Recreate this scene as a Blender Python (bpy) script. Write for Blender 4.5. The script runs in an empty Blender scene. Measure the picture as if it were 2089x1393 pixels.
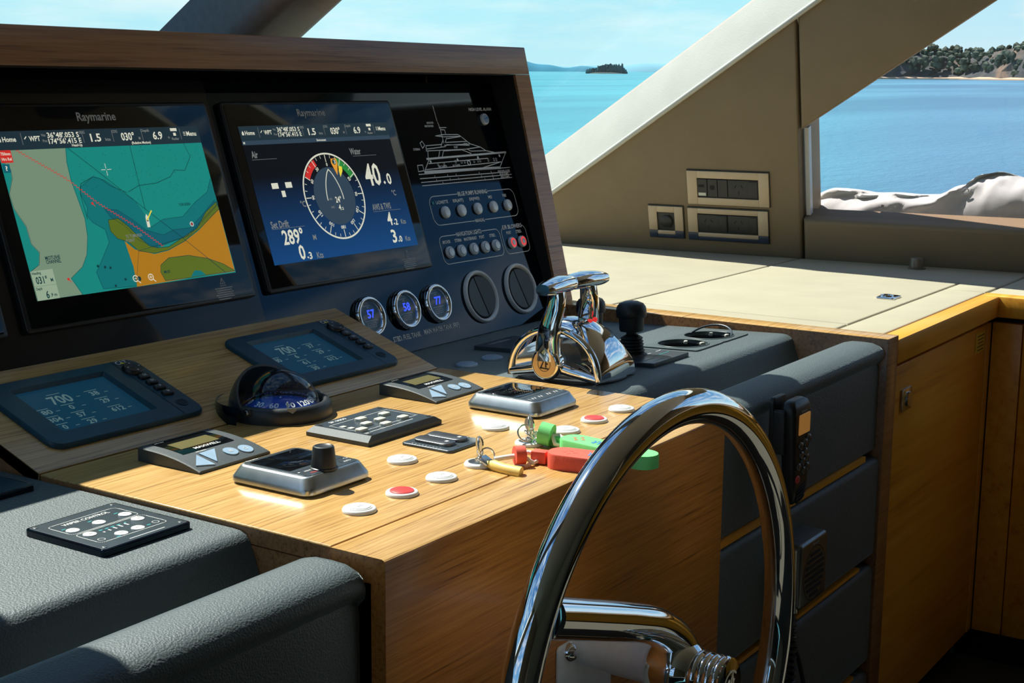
# Helm station of a motor yacht: wooden console, instrument fascia, throttle, wheel, side deck and sea view.
import bpy, bmesh, math, random
from mathutils import Matrix, Vector
C = bpy.context.scene.collection
R = math.radians
PI = math.pi
random.seed(7)

# ------------------------------------------------------------------ camera
cd = bpy.data.cameras.new('camera')
cam = bpy.data.objects.new('camera', cd)
C.objects.link(cam)
cd.sensor_width = 36.0
cd.lens = 50.18
cd.clip_start = 0.02
cd.clip_end = 60000
def cam_matrix(yaw, pitch, roll, loc):
    B = Matrix(((1, 0, 0), (0, 0, -1), (0, 1, 0)))
    ca, sa = math.cos(yaw), math.sin(yaw)
    Rz = Matrix(((ca, sa, 0), (-sa, ca, 0), (0, 0, 1)))
    cb, sb = math.cos(pitch), math.sin(pitch)
    Rx = Matrix(((1, 0, 0), (0, cb, -sb), (0, sb, cb)))
    cg, sg = math.cos(roll), math.sin(roll)
    Rr = Matrix(((cg, -sg, 0), (sg, cg, 0), (0, 0, 1)))
    W = Rr @ Rx @ B @ Rz
    m = Matrix((W[0], -W[1], -W[2])).transposed().to_4x4()
    m.translation = loc
    return m
cam.matrix_world = cam_matrix(-0.98426958, 0.17988041, 0.00966731, Vector((-1.135, -0.91, 0.5)))
bpy.context.scene.camera = cam

# ------------------------------------------------------------------ sky, sun, exposure
SC = bpy.context.scene
SC.view_settings.view_transform = 'Standard'
SC.view_settings.look = 'None'
SC.view_settings.gamma = 1.0
SC.view_settings.use_curve_mapping = False
SC.view_settings.exposure = 0.0
SUN_DIR = Vector((0.0847, 0.577, 0.8123)).normalized()
sd = bpy.data.lights.new('sun', 'SUN')
sd.energy = 9.6
sd.color = (1.0, 0.87, 0.77)
sd.angle = R(0.53)
sun = bpy.data.objects.new('sun', sd)
C.objects.link(sun)
sun.rotation_euler = SUN_DIR.to_track_quat('Z', 'Y').to_euler()
sun.location = (0, 0, 30)

world = bpy.data.worlds.new('sky')
SC.world = world
world.use_nodes = True
def build_sky():
    nt = world.node_tree
    nt.nodes.clear()
    N = nt.nodes.new
    L = nt.links.new
    tc = N('ShaderNodeTexCoord')
    sep = N('ShaderNodeSeparateXYZ')
    L(tc.outputs['Generated'], sep.inputs[0])
    ramp = N('ShaderNodeValToRGB')
    L(sep.outputs['Z'], ramp.inputs[0])
    e = ramp.color_ramp.elements
    e[0].position = 0.0; e[0].color = (0.70, 0.96, 1.02, 1)
    e[1].position = 0.70; e[1].color = (0.05, 0.17, 0.45, 1)
    a = e.new(0.06); a.color = (0.54, 0.92, 1.02, 1)
    a = e.new(0.20); a.color = (0.17, 0.44, 0.74, 1)
    mp = N('ShaderNodeMapping')
    mp.inputs['Scale'].default_value = (5, 5, 26)
    L(tc.outputs['Generated'], mp.inputs[0])
    nz = N('ShaderNodeTexNoise')
    nz.inputs['Scale'].default_value = 1.0
    nz.inputs['Detail'].default_value = 7
    nz.inputs['Roughness'].default_value = 0.62
    L(mp.outputs[0], nz.inputs['Vector'])
    cr = N('ShaderNodeValToRGB')
    cr.color_ramp.elements[0].position = 0.46
    cr.color_ramp.elements[1].position = 0.68
    cr.color_ramp.elements[0].color = (0, 0, 0, 1)
    cr.color_ramp.elements[1].color = (0.85, 0.85, 0.85, 1)
    L(nz.outputs['Fac'], cr.inputs[0])
    mix = N('ShaderNodeMix')
    mix.data_type = 'RGBA'
    L(cr.outputs[0], mix.inputs[0])
    L(ramp.outputs[0], mix.inputs[6])
    mix.inputs[7].default_value = (0.98, 1.04, 1.04, 1)
    bg = N('ShaderNodeBackground')
    bg.inputs['Strength'].default_value = 1.0
    L(mix.outputs[2], bg.inputs['Color'])
    out = N('ShaderNodeOutputWorld')
    L(bg.outputs[0], out.inputs[0])
build_sky()

# ------------------------------------------------------------------ materials
M = {}
def base(name):
    m = bpy.data.materials.new(name)
    m.use_nodes = True
    nt = m.node_tree
    nt.nodes.clear()
    out = nt.nodes.new('ShaderNodeOutputMaterial')
    b = nt.nodes.new('ShaderNodeBsdfPrincipled')
    nt.links.new(b.outputs[0], out.inputs[0])
    M[name] = m
    return m, nt, b
def setspec(b, v):
    b.inputs['Specular IOR Level'].default_value = v
def noise(nt, scale, detail=4, vec=(1, 1, 1), rough=0.55):
    tc = nt.nodes.new('ShaderNodeTexCoord')
    mp = nt.nodes.new('ShaderNodeMapping')
    mp.inputs['Scale'].default_value = vec
    nt.links.new(tc.outputs['Object'], mp.inputs[0])
    n = nt.nodes.new('ShaderNodeTexNoise')
    n.inputs['Scale'].default_value = scale
    n.inputs['Detail'].default_value = detail
    n.inputs['Roughness'].default_value = rough
    nt.links.new(mp.outputs[0], n.inputs['Vector'])
    return n
def bump(nt, b, src, strength, dist=0.001):
    bp = nt.nodes.new('ShaderNodeBump')
    bp.inputs['Strength'].default_value = strength
    bp.inputs['Distance'].default_value = dist
    nt.links.new(src, bp.inputs['Height'])
    nt.links.new(bp.outputs[0], b.inputs['Normal'])
def plain(name, col, rough=0.5, metal=0.0, var=0.12, scale=60, bmp=0.0, bscale=400, spec=0.5, coat=0.0, emit=None, es=1.0):
    m, nt, b = base(name)
    n = noise(nt, scale)
    rp = nt.nodes.new('ShaderNodeValToRGB')
    rp.color_ramp.elements[0].position = 0.3
    rp.color_ramp.elements[1].position = 0.7
    rp.color_ramp.elements[0].color = (*[c * (1 - var) for c in col], 1)
    rp.color_ramp.elements[1].color = (*[min(1, c * (1 + var)) for c in col], 1)
    nt.links.new(n.outputs['Fac'], rp.inputs[0])
    nt.links.new(rp.outputs[0], b.inputs['Base Color'])
    b.inputs['Roughness'].default_value = rough
    b.inputs['Metallic'].default_value = metal
    setspec(b, spec)
    b.inputs['Coat Weight'].default_value = coat
    b.inputs['Coat Roughness'].default_value = 0.05
    if bmp:
        n2 = noise(nt, bscale, 3)
        bump(nt, b, n2.outputs['Fac'], bmp)
    if emit:
        b.inputs['Emission Color'].default_value = (*emit, 1)
        b.inputs['Emission Strength'].default_value = es
    return m
def wood(name, dark, mid, light, vec, rough=0.32, coat=0.25):
    m, nt, b = base(name)
    a = noise(nt, 1.0, 6, vec, 0.6)
    f = noise(nt, 1.0, 3, tuple(v * 2.6 for v in vec), 0.6)
    c = noise(nt, 3.0, 2)
    mx = nt.nodes.new('ShaderNodeMath'); mx.operation = 'MULTIPLY_ADD'
    nt.links.new(f.outputs['Fac'], mx.inputs[0]); mx.inputs[1].default_value = 0.45
    nt.links.new(a.outputs['Fac'], mx.inputs[2])
    m2 = nt.nodes.new('ShaderNodeMath'); m2.operation = 'MULTIPLY_ADD'
    nt.links.new(c.outputs['Fac'], m2.inputs[0]); m2.inputs[1].default_value = 0.25
    nt.links.new(mx.outputs[0], m2.inputs[2])
    rp = nt.nodes.new('ShaderNodeValToRGB')
    e = rp.color_ramp.elements
    e[0].position = 0.62; e[0].color = (*dark, 1)
    e[1].position = 1.05; e[1].color = (*light, 1)
    k = e.new(0.76); k.color = (*mid, 1)
    nt.links.new(m2.outputs[0], rp.inputs[0])
    nt.links.new(rp.outputs[0], b.inputs['Base Color'])
    b.inputs['Roughness'].default_value = rough
    b.inputs['Coat Weight'].default_value = coat
    b.inputs['Coat Roughness'].default_value = 0.12
    bump(nt, b, mx.outputs[0], 0.08, 0.0006)
    return m
def leather(name, col, rough, scale=420, strength=0.5, spec=0.5):
    m, nt, b = base(name)
    tc = nt.nodes.new('ShaderNodeTexCoord')
    v = nt.nodes.new('ShaderNodeTexVoronoi')
    v.feature = 'SMOOTH_F1'
    v.inputs['Scale'].default_value = scale
    v.inputs['Smoothness'].default_value = 0.6
    n0 = noise(nt, 90, 2)
    add = nt.nodes.new('ShaderNodeMixRGB'); add.blend_type = 'ADD'; add.inputs[0].default_value = 0.004
    nt.links.new(tc.outputs['Object'], add.inputs[1])
    nt.links.new(n0.outputs['Color'], add.inputs[2])
    nt.links.new(add.outputs[0], v.inputs['Vector'])
    n = noise(nt, 8, 4)
    rp = nt.nodes.new('ShaderNodeValToRGB')
    rp.color_ramp.elements[0].position = 0.3; rp.color_ramp.elements[1].position = 0.7
    rp.color_ramp.elements[0].color = (*[c * 0.95 for c in col], 1)
    rp.color_ramp.elements[1].color = (*[c * 1.05 for c in col], 1)
    nt.links.new(n.outputs['Fac'], rp.inputs[0])
    nt.links.new(rp.outputs[0], b.inputs['Base Color'])
    b.inputs['Roughness'].default_value = rough
    setspec(b, spec)
    bump(nt, b, v.outputs['Distance'], strength, 0.0012)
    return m
def glass(name, tint, refl=1.0, rough=0.02):
    m = bpy.data.materials.new(name)
    m.use_nodes = True
    nt = m.node_tree
    nt.nodes.clear()
    out = nt.nodes.new('ShaderNodeOutputMaterial')
    t = nt.nodes.new('ShaderNodeBsdfTransparent')
    g = nt.nodes.new('ShaderNodeBsdfGlossy')
    g.inputs['Roughness'].default_value = rough
    n = noise(nt, 3, 2)
    rp = nt.nodes.new('ShaderNodeValToRGB')
    rp.color_ramp.elements[0].color = (*[c * 0.985 for c in tint], 1)
    rp.color_ramp.elements[1].color = (*tint, 1)
    nt.links.new(n.outputs['Fac'], rp.inputs[0])
    nt.links.new(rp.outputs[0], t.inputs['Color'])
    lw = nt.nodes.new('ShaderNodeLayerWeight')
    lw.inputs['Blend'].default_value = 0.5
    p5 = nt.nodes.new('ShaderNodeMath'); p5.operation = 'POWER'; p5.inputs[1].default_value = 5.0
    nt.links.new(lw.outputs['Facing'], p5.inputs[0])
    mu = nt.nodes.new('ShaderNodeMath'); mu.operation = 'MULTIPLY_ADD'; mu.inputs[1].default_value = 0.9 * refl; mu.inputs[2].default_value = 0.04 * refl
    nt.links.new(p5.outputs[0], mu.inputs[0])
    mx = nt.nodes.new('ShaderNodeMixShader')
    nt.links.new(mu.outputs[0], mx.inputs[0])
    nt.links.new(t.outputs[0], mx.inputs[1])
    nt.links.new(g.outputs[0], mx.inputs[2])
    nt.links.new(mx.outputs[0], out.inputs[0])
    M[name] = m
    return m
def screen(name, col, es):
    return plain(name, tuple(c * 0.3 for c in col), 0.3, var=0.02, emit=col, es=es, spec=0.2)

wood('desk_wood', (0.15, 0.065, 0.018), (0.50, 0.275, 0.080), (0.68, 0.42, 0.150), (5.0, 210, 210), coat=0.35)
wood('front_wood_shaded', (0.15, 0.045, 0.008), (0.39, 0.135, 0.024), (0.54, 0.21, 0.042), (5.0, 190, 190))  # same wood as the desk, darkened for the shaded front
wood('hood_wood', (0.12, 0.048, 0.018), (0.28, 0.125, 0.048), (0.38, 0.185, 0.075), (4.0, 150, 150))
wood('cabinet_wood', (0.62, 0.235, 0.014), (0.80, 0.33, 0.022), (0.88, 0.42, 0.045), (1.2, 28, 28), 0.4, 0.15)
leather('black_leather', (0.046, 0.067, 0.071), 0.60, 420, 0.5, 1.0)
bl_ = M['black_leather'].node_tree.nodes['Principled BSDF']
bl_.inputs['Sheen Weight'].default_value = 0.45; bl_.inputs['Sheen Roughness'].default_value = 0.25; bl_.inputs['Sheen Tint'].default_value = (0.80, 0.98, 1.0, 1)
leather('black_leather_dull', (0.022, 0.021, 0.019), 0.6, spec=0.3)
leather('beige_leather', (0.43, 0.385, 0.275), 0.6, 500, 0.06, 0.25)
leather('taupe_leather', (0.24, 0.178, 0.105), 0.6, 500, 0.15, 0.3)
leather('pillar_leather', (0.56, 0.55, 0.49), 0.6, 300, 0.2, 0.3)
plain('ceiling_cloth', (0.40, 0.34, 0.25), 0.8, bmp=0.2)
plain('carpet', (0.065, 0.060, 0.045), 0.95, bmp=0.6, bscale=900)
plain('dark_gap', (0.012, 0.010, 0.009), 0.8)
plain('grey_post', (0.10, 0.115, 0.13), 0.55)
plain('chrome', (0.86, 0.87, 0.88), 0.045, 1.0, 0.02)
plain('steel', (0.60, 0.60, 0.58), 0.24, 1.0, 0.05)
plain('button_silver', (0.80, 0.83, 0.86), 0.32, 0.15, 0.05)
plain('vent_grey', (0.78, 0.80, 0.80), 0.4, 0.0, 0.05)
plain('print_white', (0.90, 0.90, 0.88), 0.6, var=0.03)
plain('brushed_steel', (0.52, 0.55, 0.55), 0.32, 1.0, 0.08)
plain('gunmetal', (0.16, 0.17, 0.18), 0.3, 0.8, 0.08)
plain('black_plastic', (0.012, 0.012, 0.013), 0.38, var=0.2)
plain('rubber', (0.018, 0.021, 0.024), 0.42, var=0.2)
plain('cup_plastic', (0.075, 0.100, 0.102), 0.4, var=0.1)
plain('speckled_plastic', (0.050, 0.062, 0.067), 0.55, var=0.5, scale=900, bmp=0.3, bscale=1200)
plain('display_plastic', (0.012, 0.055, 0.090), 0.36, var=0.15)  # blue of the reflected sky put into the plastic's colour
plain('pad_plastic', (0.045, 0.060, 0.072), 0.30, var=0.1)
plain('gloss_black', (0.002, 0.003, 0.006), 0.045, spec=0.45)
M['gloss_black'].node_tree.nodes['Principled BSDF'].inputs['Specular Tint'].default_value = (0.45, 0.72, 1.0, 1)  # blue of the mirrored sea and sky set as specular colour
plain('black_glass', (0.004, 0.005, 0.006), 0.04, spec=0.4)
plain('white_plastic', (0.78, 0.78, 0.76), 0.35, var=0.03)
plain('key_white', (0.60, 0.60, 0.52), 0.4, var=0.05)
plain('key_blue', (0.30, 0.42, 0.55), 0.4, var=0.06)
plain('red_plastic', (0.62, 0.055, 0.05), 0.4, var=0.06)
plain('red_foam', (0.78, 0.10, 0.06), 0.7, var=0.06, bmp=0.2)
plain('green_foam', (0.16, 0.66, 0.20), 0.7, var=0.06, bmp=0.2)
plain('float_white', (0.86, 0.84, 0.78), 0.6, var=0.03)
plain('cord_white', (0.80, 0.77, 0.72), 0.8, var=0.06, bmp=0.5)
plain('yellow_tape', (0.85, 0.60, 0.16), 0.5, var=0.1)
plain('olive_lcd', (0.14, 0.12, 0.045), 0.3, var=0.05)
plain('logo_reflection', (0.80, 0.52, 0.22), 0.35, 0.2, 0.05)  # warm lit reflection put into the logo disc's colour
plain('ink_white', (0.60, 0.60, 0.58), 0.6, var=0.03)
plain('ink_grey', (0.52, 0.53, 0.54), 0.6, var=0.03)
plain('ink_dark', (0.02, 0.02, 0.025), 0.6, var=0.03)
plain('ink_yellow', (0.80, 0.62, 0.03), 0.5, var=0.03)
plain('ink_blue', (0.05, 0.22, 0.50), 0.5, var=0.03)
plain('ink_teal', (0.02, 0.32, 0.34), 0.5, var=0.03)
plain('ink_red', (0.75, 0.12, 0.08), 0.5, var=0.03)
plain('beige_frame', (0.55, 0.42, 0.27), 0.35, var=0.03)
plain('navy_frame', (0.030, 0.045, 0.075), 0.3, var=0.05)
plain('socket_black', (0.020, 0.022, 0.022), 0.45, var=0.1)
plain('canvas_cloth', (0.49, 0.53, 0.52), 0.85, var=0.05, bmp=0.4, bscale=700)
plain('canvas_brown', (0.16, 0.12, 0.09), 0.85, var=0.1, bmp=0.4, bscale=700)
plain('sticker_yellow', (0.75, 0.52, 0.06), 0.5, var=0.05)
plain('window_frame', (0.62, 0.64, 0.65), 0.4, var=0.03)
plain('compass_blue', (0.015, 0.10, 0.62), 0.25, var=0.1, coat=0.4)
plain('red_lamp', (0.60, 0.02, 0.02), 0.2, emit=(1, 0.05, 0.04), es=0.6)
glass('windshield_glass', (0.915, 0.99, 1.0), 0.3)
glass('side_glass', (0.97, 0.96, 0.98), 0.3)
glass('clear_glass', (0.96, 0.97, 0.98), 1.3, 0.025)
glass('dome_glass', (0.95, 0.97, 0.985), 1.5, 0.085)
plain('visor_plastic', (0.022, 0.036, 0.045), 0.28, var=0.1)  # bluish sky reflection mixed into the visor's base colour
screen('lcd_teal', (0.010, 0.25, 0.215), 0.85)
screen('lcd_grey', (0.165, 0.245, 0.165), 1.0)
screen('lcd_deep', (0.006, 0.165, 0.170), 0.9)
screen('lcd_deep2', (0.006, 0.115, 0.150), 0.9)
screen('lcd_olive', (0.105, 0.150, 0.014), 0.9)
screen('lcd_land', (0.42, 0.185, 0.010), 0.9)
screen('lcd_bar', (0.014, 0.030, 0.042), 0.9)
screen('lcd_box', (0.30, 0.40, 0.28), 0.9)
screen('lcd_white', (0.62, 0.62, 0.50), 1.0)
screen('lcd_dim', (0.17, 0.18, 0.17), 1.0)
screen('lcd_line', (0.004, 0.035, 0.040), 1.0)
screen('lcd_red', (0.55, 0.025, 0.02), 1.0)
screen('lcd_green', (0.02, 0.22, 0.035), 1.0)
screen('lcd_orange', (0.70, 0.30, 0.03), 1.0)
screen('lcd_yellow', (0.75, 0.60, 0.05), 1.0)
screen('lcd_dial', (0.030, 0.055, 0.085), 0.9)
screen('lcd_engine', (0.004, 0.032, 0.065), 0.8)
screen('lcd_engine_text', (0.075, 0.13, 0.14), 1.0)
screen('led_blue', (0.03, 0.07, 1.0), 1.6)
def lcd_gradient(name, lo, hi, v0, v1, es):
    m, nt, b = base(name)
    tc = nt.nodes.new('ShaderNodeTexCoord')
    sp = nt.nodes.new('ShaderNodeSeparateXYZ')
    nt.links.new(tc.outputs['Object'], sp.inputs[0])
    mr = nt.nodes.new('ShaderNodeMapRange')
    mr.inputs['From Min'].default_value = v0
    mr.inputs['From Max'].default_value = v1
    nt.links.new(sp.outputs['Y'], mr.inputs['Value'])
    rp = nt.nodes.new('ShaderNodeValToRGB')
    rp.color_ramp.elements[0].color = (*lo, 1)
    rp.color_ramp.elements[1].color = (*hi, 1)
    nt.links.new(mr.outputs[0], rp.inputs[0])
    nt.links.new(rp.outputs[0], b.inputs['Emission Color'])
    b.inputs['Emission Strength'].default_value = es
    b.inputs['Base Color'].default_value = (0.01, 0.01, 0.012, 1)
    b.inputs['Roughness'].default_value = 0.3
    setspec(b, 0.1)
lcd_gradient('lcd_night', (0.006, 0.060, 0.20), (0.003, 0.004, 0.006), 0.20, 0.37, 0.9)

# ------------------------------------------------------------------ mesh helpers
class MB:
    """collects geometry for ONE mesh object"""
    def __init__(s):
        s.v = []; s.f = []; s.m = []
    def add(s, vs, fs, mi=0, X=None):
        o = len(s.v)
        for p in vs:
            p = Vector(p)
            s.v.append(tuple(X @ p) if X else tuple(p))
        for f in fs:
            s.f.append(tuple(i + o for i in f)); s.m.append(mi)
        return s
    def bm(s, b, mi=0, X=None):
        b.verts.index_update()
        s.add([v.co.copy() for v in b.verts], [[v.index for v in f.verts] for f in b.faces], mi, X)
        b.free()
        return s
    def box(s, c, d, mi=0, bev=0.0, seg=2, X=None):
        b = bmesh.new()
        bmesh.ops.create_cube(b, size=1.0)
        for v in b.verts:
            v.co = Vector((c[0] + v.co.x * d[0], c[1] + v.co.y * d[1], c[2] + v.co.z * d[2]))
        if bev:
            bmesh.ops.bevel(b, geom=list(b.edges), offset=bev, segments=seg, profile=0.5, affect='EDGES')
        return s.bm(b, mi, X)
    def span(s, a, b, mi=0, bev=0.0, seg=2, X=None):
        return s.box([(a[i] + b[i]) / 2 for i in range(3)], [abs(b[i] - a[i]) for i in range(3)], mi, bev, seg, X)
    def loft(s, loops, mi=0, cap0=True, cap1=True, X=None):
        n = len(loops[0]); vs = [p for l in loops for p in l]; fs = []
        for k in range(len(loops) - 1):
            for i in range(n):
                j = (i + 1) % n
                fs.append((k * n + i, k * n + j, (k + 1) * n + j, (k + 1) * n + i))
        if cap0: fs.append(tuple(range(n - 1, -1, -1)))
        if cap1: fs.append(tuple(range((len(loops) - 1) * n, len(loops) * n)))
        return s.add(vs, fs, mi, X)
    def prism(s, poly, z0, z1, mi=0, X=None):
        return s.loft([[(x, y, z0) for x, y in poly], [(x, y, z1) for x, y in poly]], mi, X=X)
    def plate(s, cx, cy, w, h, r, z0, z1, ch=0.0, mi=0, X=None, seg=5):
        """rounded rectangle plate with a chamfered or rounded top edge"""
        L = [[(x, y, z0) for x, y in rrect(cx, cy, w, h, r, seg)]]
        if ch:
            for k in range(4):
                a = k * PI / 6
                q = ch * (1 - math.cos(a)); zz = z1 - ch + ch * math.sin(a)
                L.append([(x, y, zz) for x, y in rrect(cx, cy, w - 2 * q, h - 2 * q, max(r - q, 0.0002), seg)])
        else:
            L.append([(x, y, z1) for x, y in rrect(cx, cy, w, h, r, seg)])
        return s.loft(L, mi, X=X)
    def frame(s, cx, cy, w, h, iw, ih, r, ir, z0, z1, mi=0, X=None, dx=0, dy=0):
        """flat frame with a rectangular opening"""
        o = rrect(cx, cy, w, h, r); i = rrect(cx + dx, cy + dy, iw, ih, ir)
        s.loft([[(x, y, z0) for x, y in i], [(x, y, z0) for x, y in o], [(x, y, z1) for x, y in o], [(x, y, z1) for x, y in i], [(x, y, z0) for x, y in i]], mi, False, False, X)
        return s
    def lathe(s, prof, seg=32, mi=0, X=None, cap=True):
        L = [[(r * math.cos(2 * PI * k / seg), r * math.sin(2 * PI * k / seg), z) for k in range(seg)] for r, z in prof]
        return s.loft(L, mi, cap, cap, X)
    def cyl(s, c, r, z0, z1, seg=24, mi=0, X=None, ch=0.0):
        T = (X or Matrix()) @ Matrix.Translation(Vector(c))
        if ch:
            return s.lathe([(r, z0), (r, z1 - ch), (r - ch * 0.3, z1 - ch * 0.3), (r - ch, z1)], seg, mi, T)
        return s.lathe([(r, z0), (r, z1)], seg, mi, T)
    def torus(s, c, r, q, seg=48, ring=12, mi=0, X=None):
        T = (X or Matrix()) @ Matrix.Translation(Vector(c))
        vs = []; fs = []
        for i in range(seg):
            a = 2 * PI * i / seg
            for k in range(ring):
                t = 2 * PI * k / ring
                vs.append(((r + q * math.cos(t)) * math.cos(a), (r + q * math.cos(t)) * math.sin(a), q * math.sin(t)))
        for i in range(seg):
            for k in range(ring):
                i2 = (i + 1) % seg; k2 = (k + 1) % ring
                fs.append((i * ring + k, i2 * ring + k, i2 * ring + k2, i * ring + k2))
        return s.add(vs, fs, mi, T)
    def tube(s, pts, r, seg=12, mi=0, closed=False, X=None):
        P = [Vector(p) for p in pts]; n = len(P)
        rad = r if isinstance(r, (list, tuple)) else [r] * n
        T = []
        for i in range(n):
            if closed: t = P[(i + 1) % n] - P[i - 1]
            else: t = P[min(i + 1, n - 1)] - P[max(i - 1, 0)]
            T.append(t.normalized())
        u = T[0].orthogonal().normalized(); L = []
        for i in range(n):
            u = (u - T[i] * u.dot(T[i])).normalized()
            w = T[i].cross(u)
            L.append([tuple(P[i] + (u * math.cos(2 * PI * k / seg) + w * math.sin(2 * PI * k / seg)) * rad[i]) for k in range(seg)])
        if closed: L.append(L[0])
        return s.loft(L, mi, not closed, not closed, X)
    def ellipsoid(s, c, d, mi=0, seg=24, rings=12, X=None, e=1.0, zmin=-1.0):
        L = []
        t0 = math.asin(max(-1, zmin))
        def pw(x): return math.copysign(abs(x) ** e, x)
        for k in range(rings + 1):
            t = t0 + (PI / 2 - t0) * k / rings
            cz = max(math.cos(t), 0.002)
            L.append([(c[0] + d[0] * pw(cz) * pw(math.cos(2 * PI * i / seg)), c[1] + d[1] * pw(cz) * pw(math.sin(2 * PI * i / seg)), c[2] + d[2] * pw(math.sin(t))) for i in range(seg)])
        return s.loft(L, mi, X=X)
    def poly(s, pts, z=0.0, mi=0, X=None):
        a = sum(pts[i - 1][0] * pts[i][1] - pts[i][0] * pts[i - 1][1] for i in range(len(pts)))
        if a < 0: pts = list(pts)[::-1]
        return s.add([(x, y, z) for x, y in pts], [tuple(range(len(pts)))], mi, X)
    def disc(s, cx, cy, r, z=0.0, mi=0, seg=24, X=None, ry=None):
        return s.poly([(cx + r * math.cos(2 * PI * k / seg), cy + (ry or r) * math.sin(2 * PI * k / seg)) for k in range(seg)], z, mi, X)
    def arc(s, cx, cy, r0, r1, a0, a1, z=0.0, mi=0, seg=24, X=None):
        o = [(cx + r1 * math.cos(a0 + (a1 - a0) * k / seg), cy + r1 * math.sin(a0 + (a1 - a0) * k / seg)) for k in range(seg + 1)]
        i = [(cx + r0 * math.cos(a0 + (a1 - a0) * k / seg), cy + r0 * math.sin(a0 + (a1 - a0) * k / seg)) for k in range(seg + 1)]
        n = seg + 1
        return s.add([(x, y, z) for x, y in o + i], [(n + k, k, k + 1, n + k + 1) for k in range(seg)] if a1 > a0 else [(k, n + k, n + k + 1, k + 1) for k in range(seg)], mi, X)
    def line(s, pts, w, z=0.0, mi=0, closed=False, X=None):
        n = len(pts)
        for i in range(n if closed else n - 1):
            a = Vector(pts[i]); b = Vector(pts[(i + 1) % n]); d = b - a
            if d.length < 1e-7: continue
            d.normalize(); q = Vector((-d.y, d.x)) * w / 2; a = a - d * w * 0.4; b = b + d * w * 0.4
            s.poly([tuple(a + q), tuple(a - q), tuple(b - q), tuple(b + q)], z, mi, X)
        return s
    def grid(s, fn, nu, nv, mi=0, X=None):
        vs = [fn(i / nu, j / nv) for j in range(nv + 1) for i in range(nu + 1)]
        fs = [(j * (nu + 1) + i, j * (nu + 1) + i + 1, (j + 1) * (nu + 1) + i + 1, (j + 1) * (nu + 1) + i) for j in range(nv) for i in range(nu)]
        return s.add(vs, fs, mi, X)
    def text(s, body, x, y, h, w=None, z=0.0, mi=0, al='C', X=None, rot=0.0):
        vs, fs, bw = glyphs(body)
        k = h / 0.70
        kx = (w / bw) if w else k
        ox = {'C': -bw / 2, 'L': 0, 'R': -bw}[al]
        T = Matrix.Translation((x, y, z)) @ Matrix.Rotation(rot, 4, 'Z')
        if X: T = X @ T
        return s.add([((p[0] + ox) * kx, (p[1] - 0.35) * k, 0) for p in vs], fs, mi, T)
    def build(s, name, mats, parent=None, sm=35, X=None):
        me = bpy.data.meshes.new(name)
        me.from_pydata(s.v, [], s.f)
        for m in (mats if isinstance(mats, (list, tuple)) else [mats]):
            me.materials.append(M[m])
        me.polygons.foreach_set('material_index', s.m)
        if sm:
            me.polygons.foreach_set('use_smooth', [True] * len(s.f))
            me.set_sharp_from_angle(angle=R(sm))
        me.update()
        o = bpy.data.objects.new(name, me)
        C.objects.link(o)
        if parent: o.parent = parent
        if X: o.matrix_local = X
        return o
def rrect(cx, cy, w, h, r, seg=5):
    r = min(r, w / 2 - 1e-5, h / 2 - 1e-5)
    P = []
    for sx, sy, a in ((1, 1, 0), (-1, 1, PI / 2), (-1, -1, PI), (1, -1, 1.5 * PI)):
        for k in range(seg + 1):
            t = a + k * PI / 2 / seg
            P.append((cx + sx * (w / 2 - r) + r * math.cos(t), cy + sy * (h / 2 - r) + r * math.sin(t)))
    return P
_gl = {}
def glyphs(body):
    if body in _gl: return _gl[body]
    cu = bpy.data.curves.new('t', 'FONT'); cu.body = body; cu.size = 1.0; cu.resolution_u = 2; cu.offset = 0.022
    ob = bpy.data.objects.new('t', cu); C.objects.link(ob)
    dg = bpy.context.evaluated_depsgraph_get()
    me = bpy.data.meshes.new_from_object(ob.evaluated_get(dg))
    vs = [tuple(v.co) for v in me.vertices]; fs = [tuple(p.vertices) for p in me.polygons]
    x0 = min(v[0] for v in vs); x1 = max(v[0] for v in vs)
    vs = [(v[0] - x0, v[1], 0) for v in vs]
    bpy.data.objects.remove(ob); bpy.data.curves.remove(cu); bpy.data.meshes.remove(me)
    _gl[body] = (vs, fs, x1 - x0)
    return _gl[body]
def tag(o, label=None, cat=None, group=None, kind=None):
    if label: o['label'] = label
    if cat: o['category'] = cat
    if group: o['group'] = group
    if kind: o['kind'] = kind
    return o
def thing(name, label, cat, loc=None, X=None, group=None):
    o = bpy.data.objects.new(name, None); C.objects.link(o)
    o.empty_display_size = 0.02
    if X is not None: o.matrix_world = X
    if loc is not None: o.location = loc
    return tag(o, label, cat, group)
def dup(root, label, X=None, loc=None):
    r = root.copy(); C.objects.link(r); r['label'] = label
    if X is not None: r.matrix_world = X
    if loc is not None: r.location = loc
    for ch in list(root.children):
        c = ch.copy(); C.objects.link(c); c.parent = r
        for g in list(ch.children):
            d = g.copy(); C.objects.link(d); d.parent = c
    return r
def frame4(o, u, v, w):
    m = Matrix((Vector(u), Vector(v), Vector(w))).transposed().to_4x4()
    m.translation = Vector(o)
    return m
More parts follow.
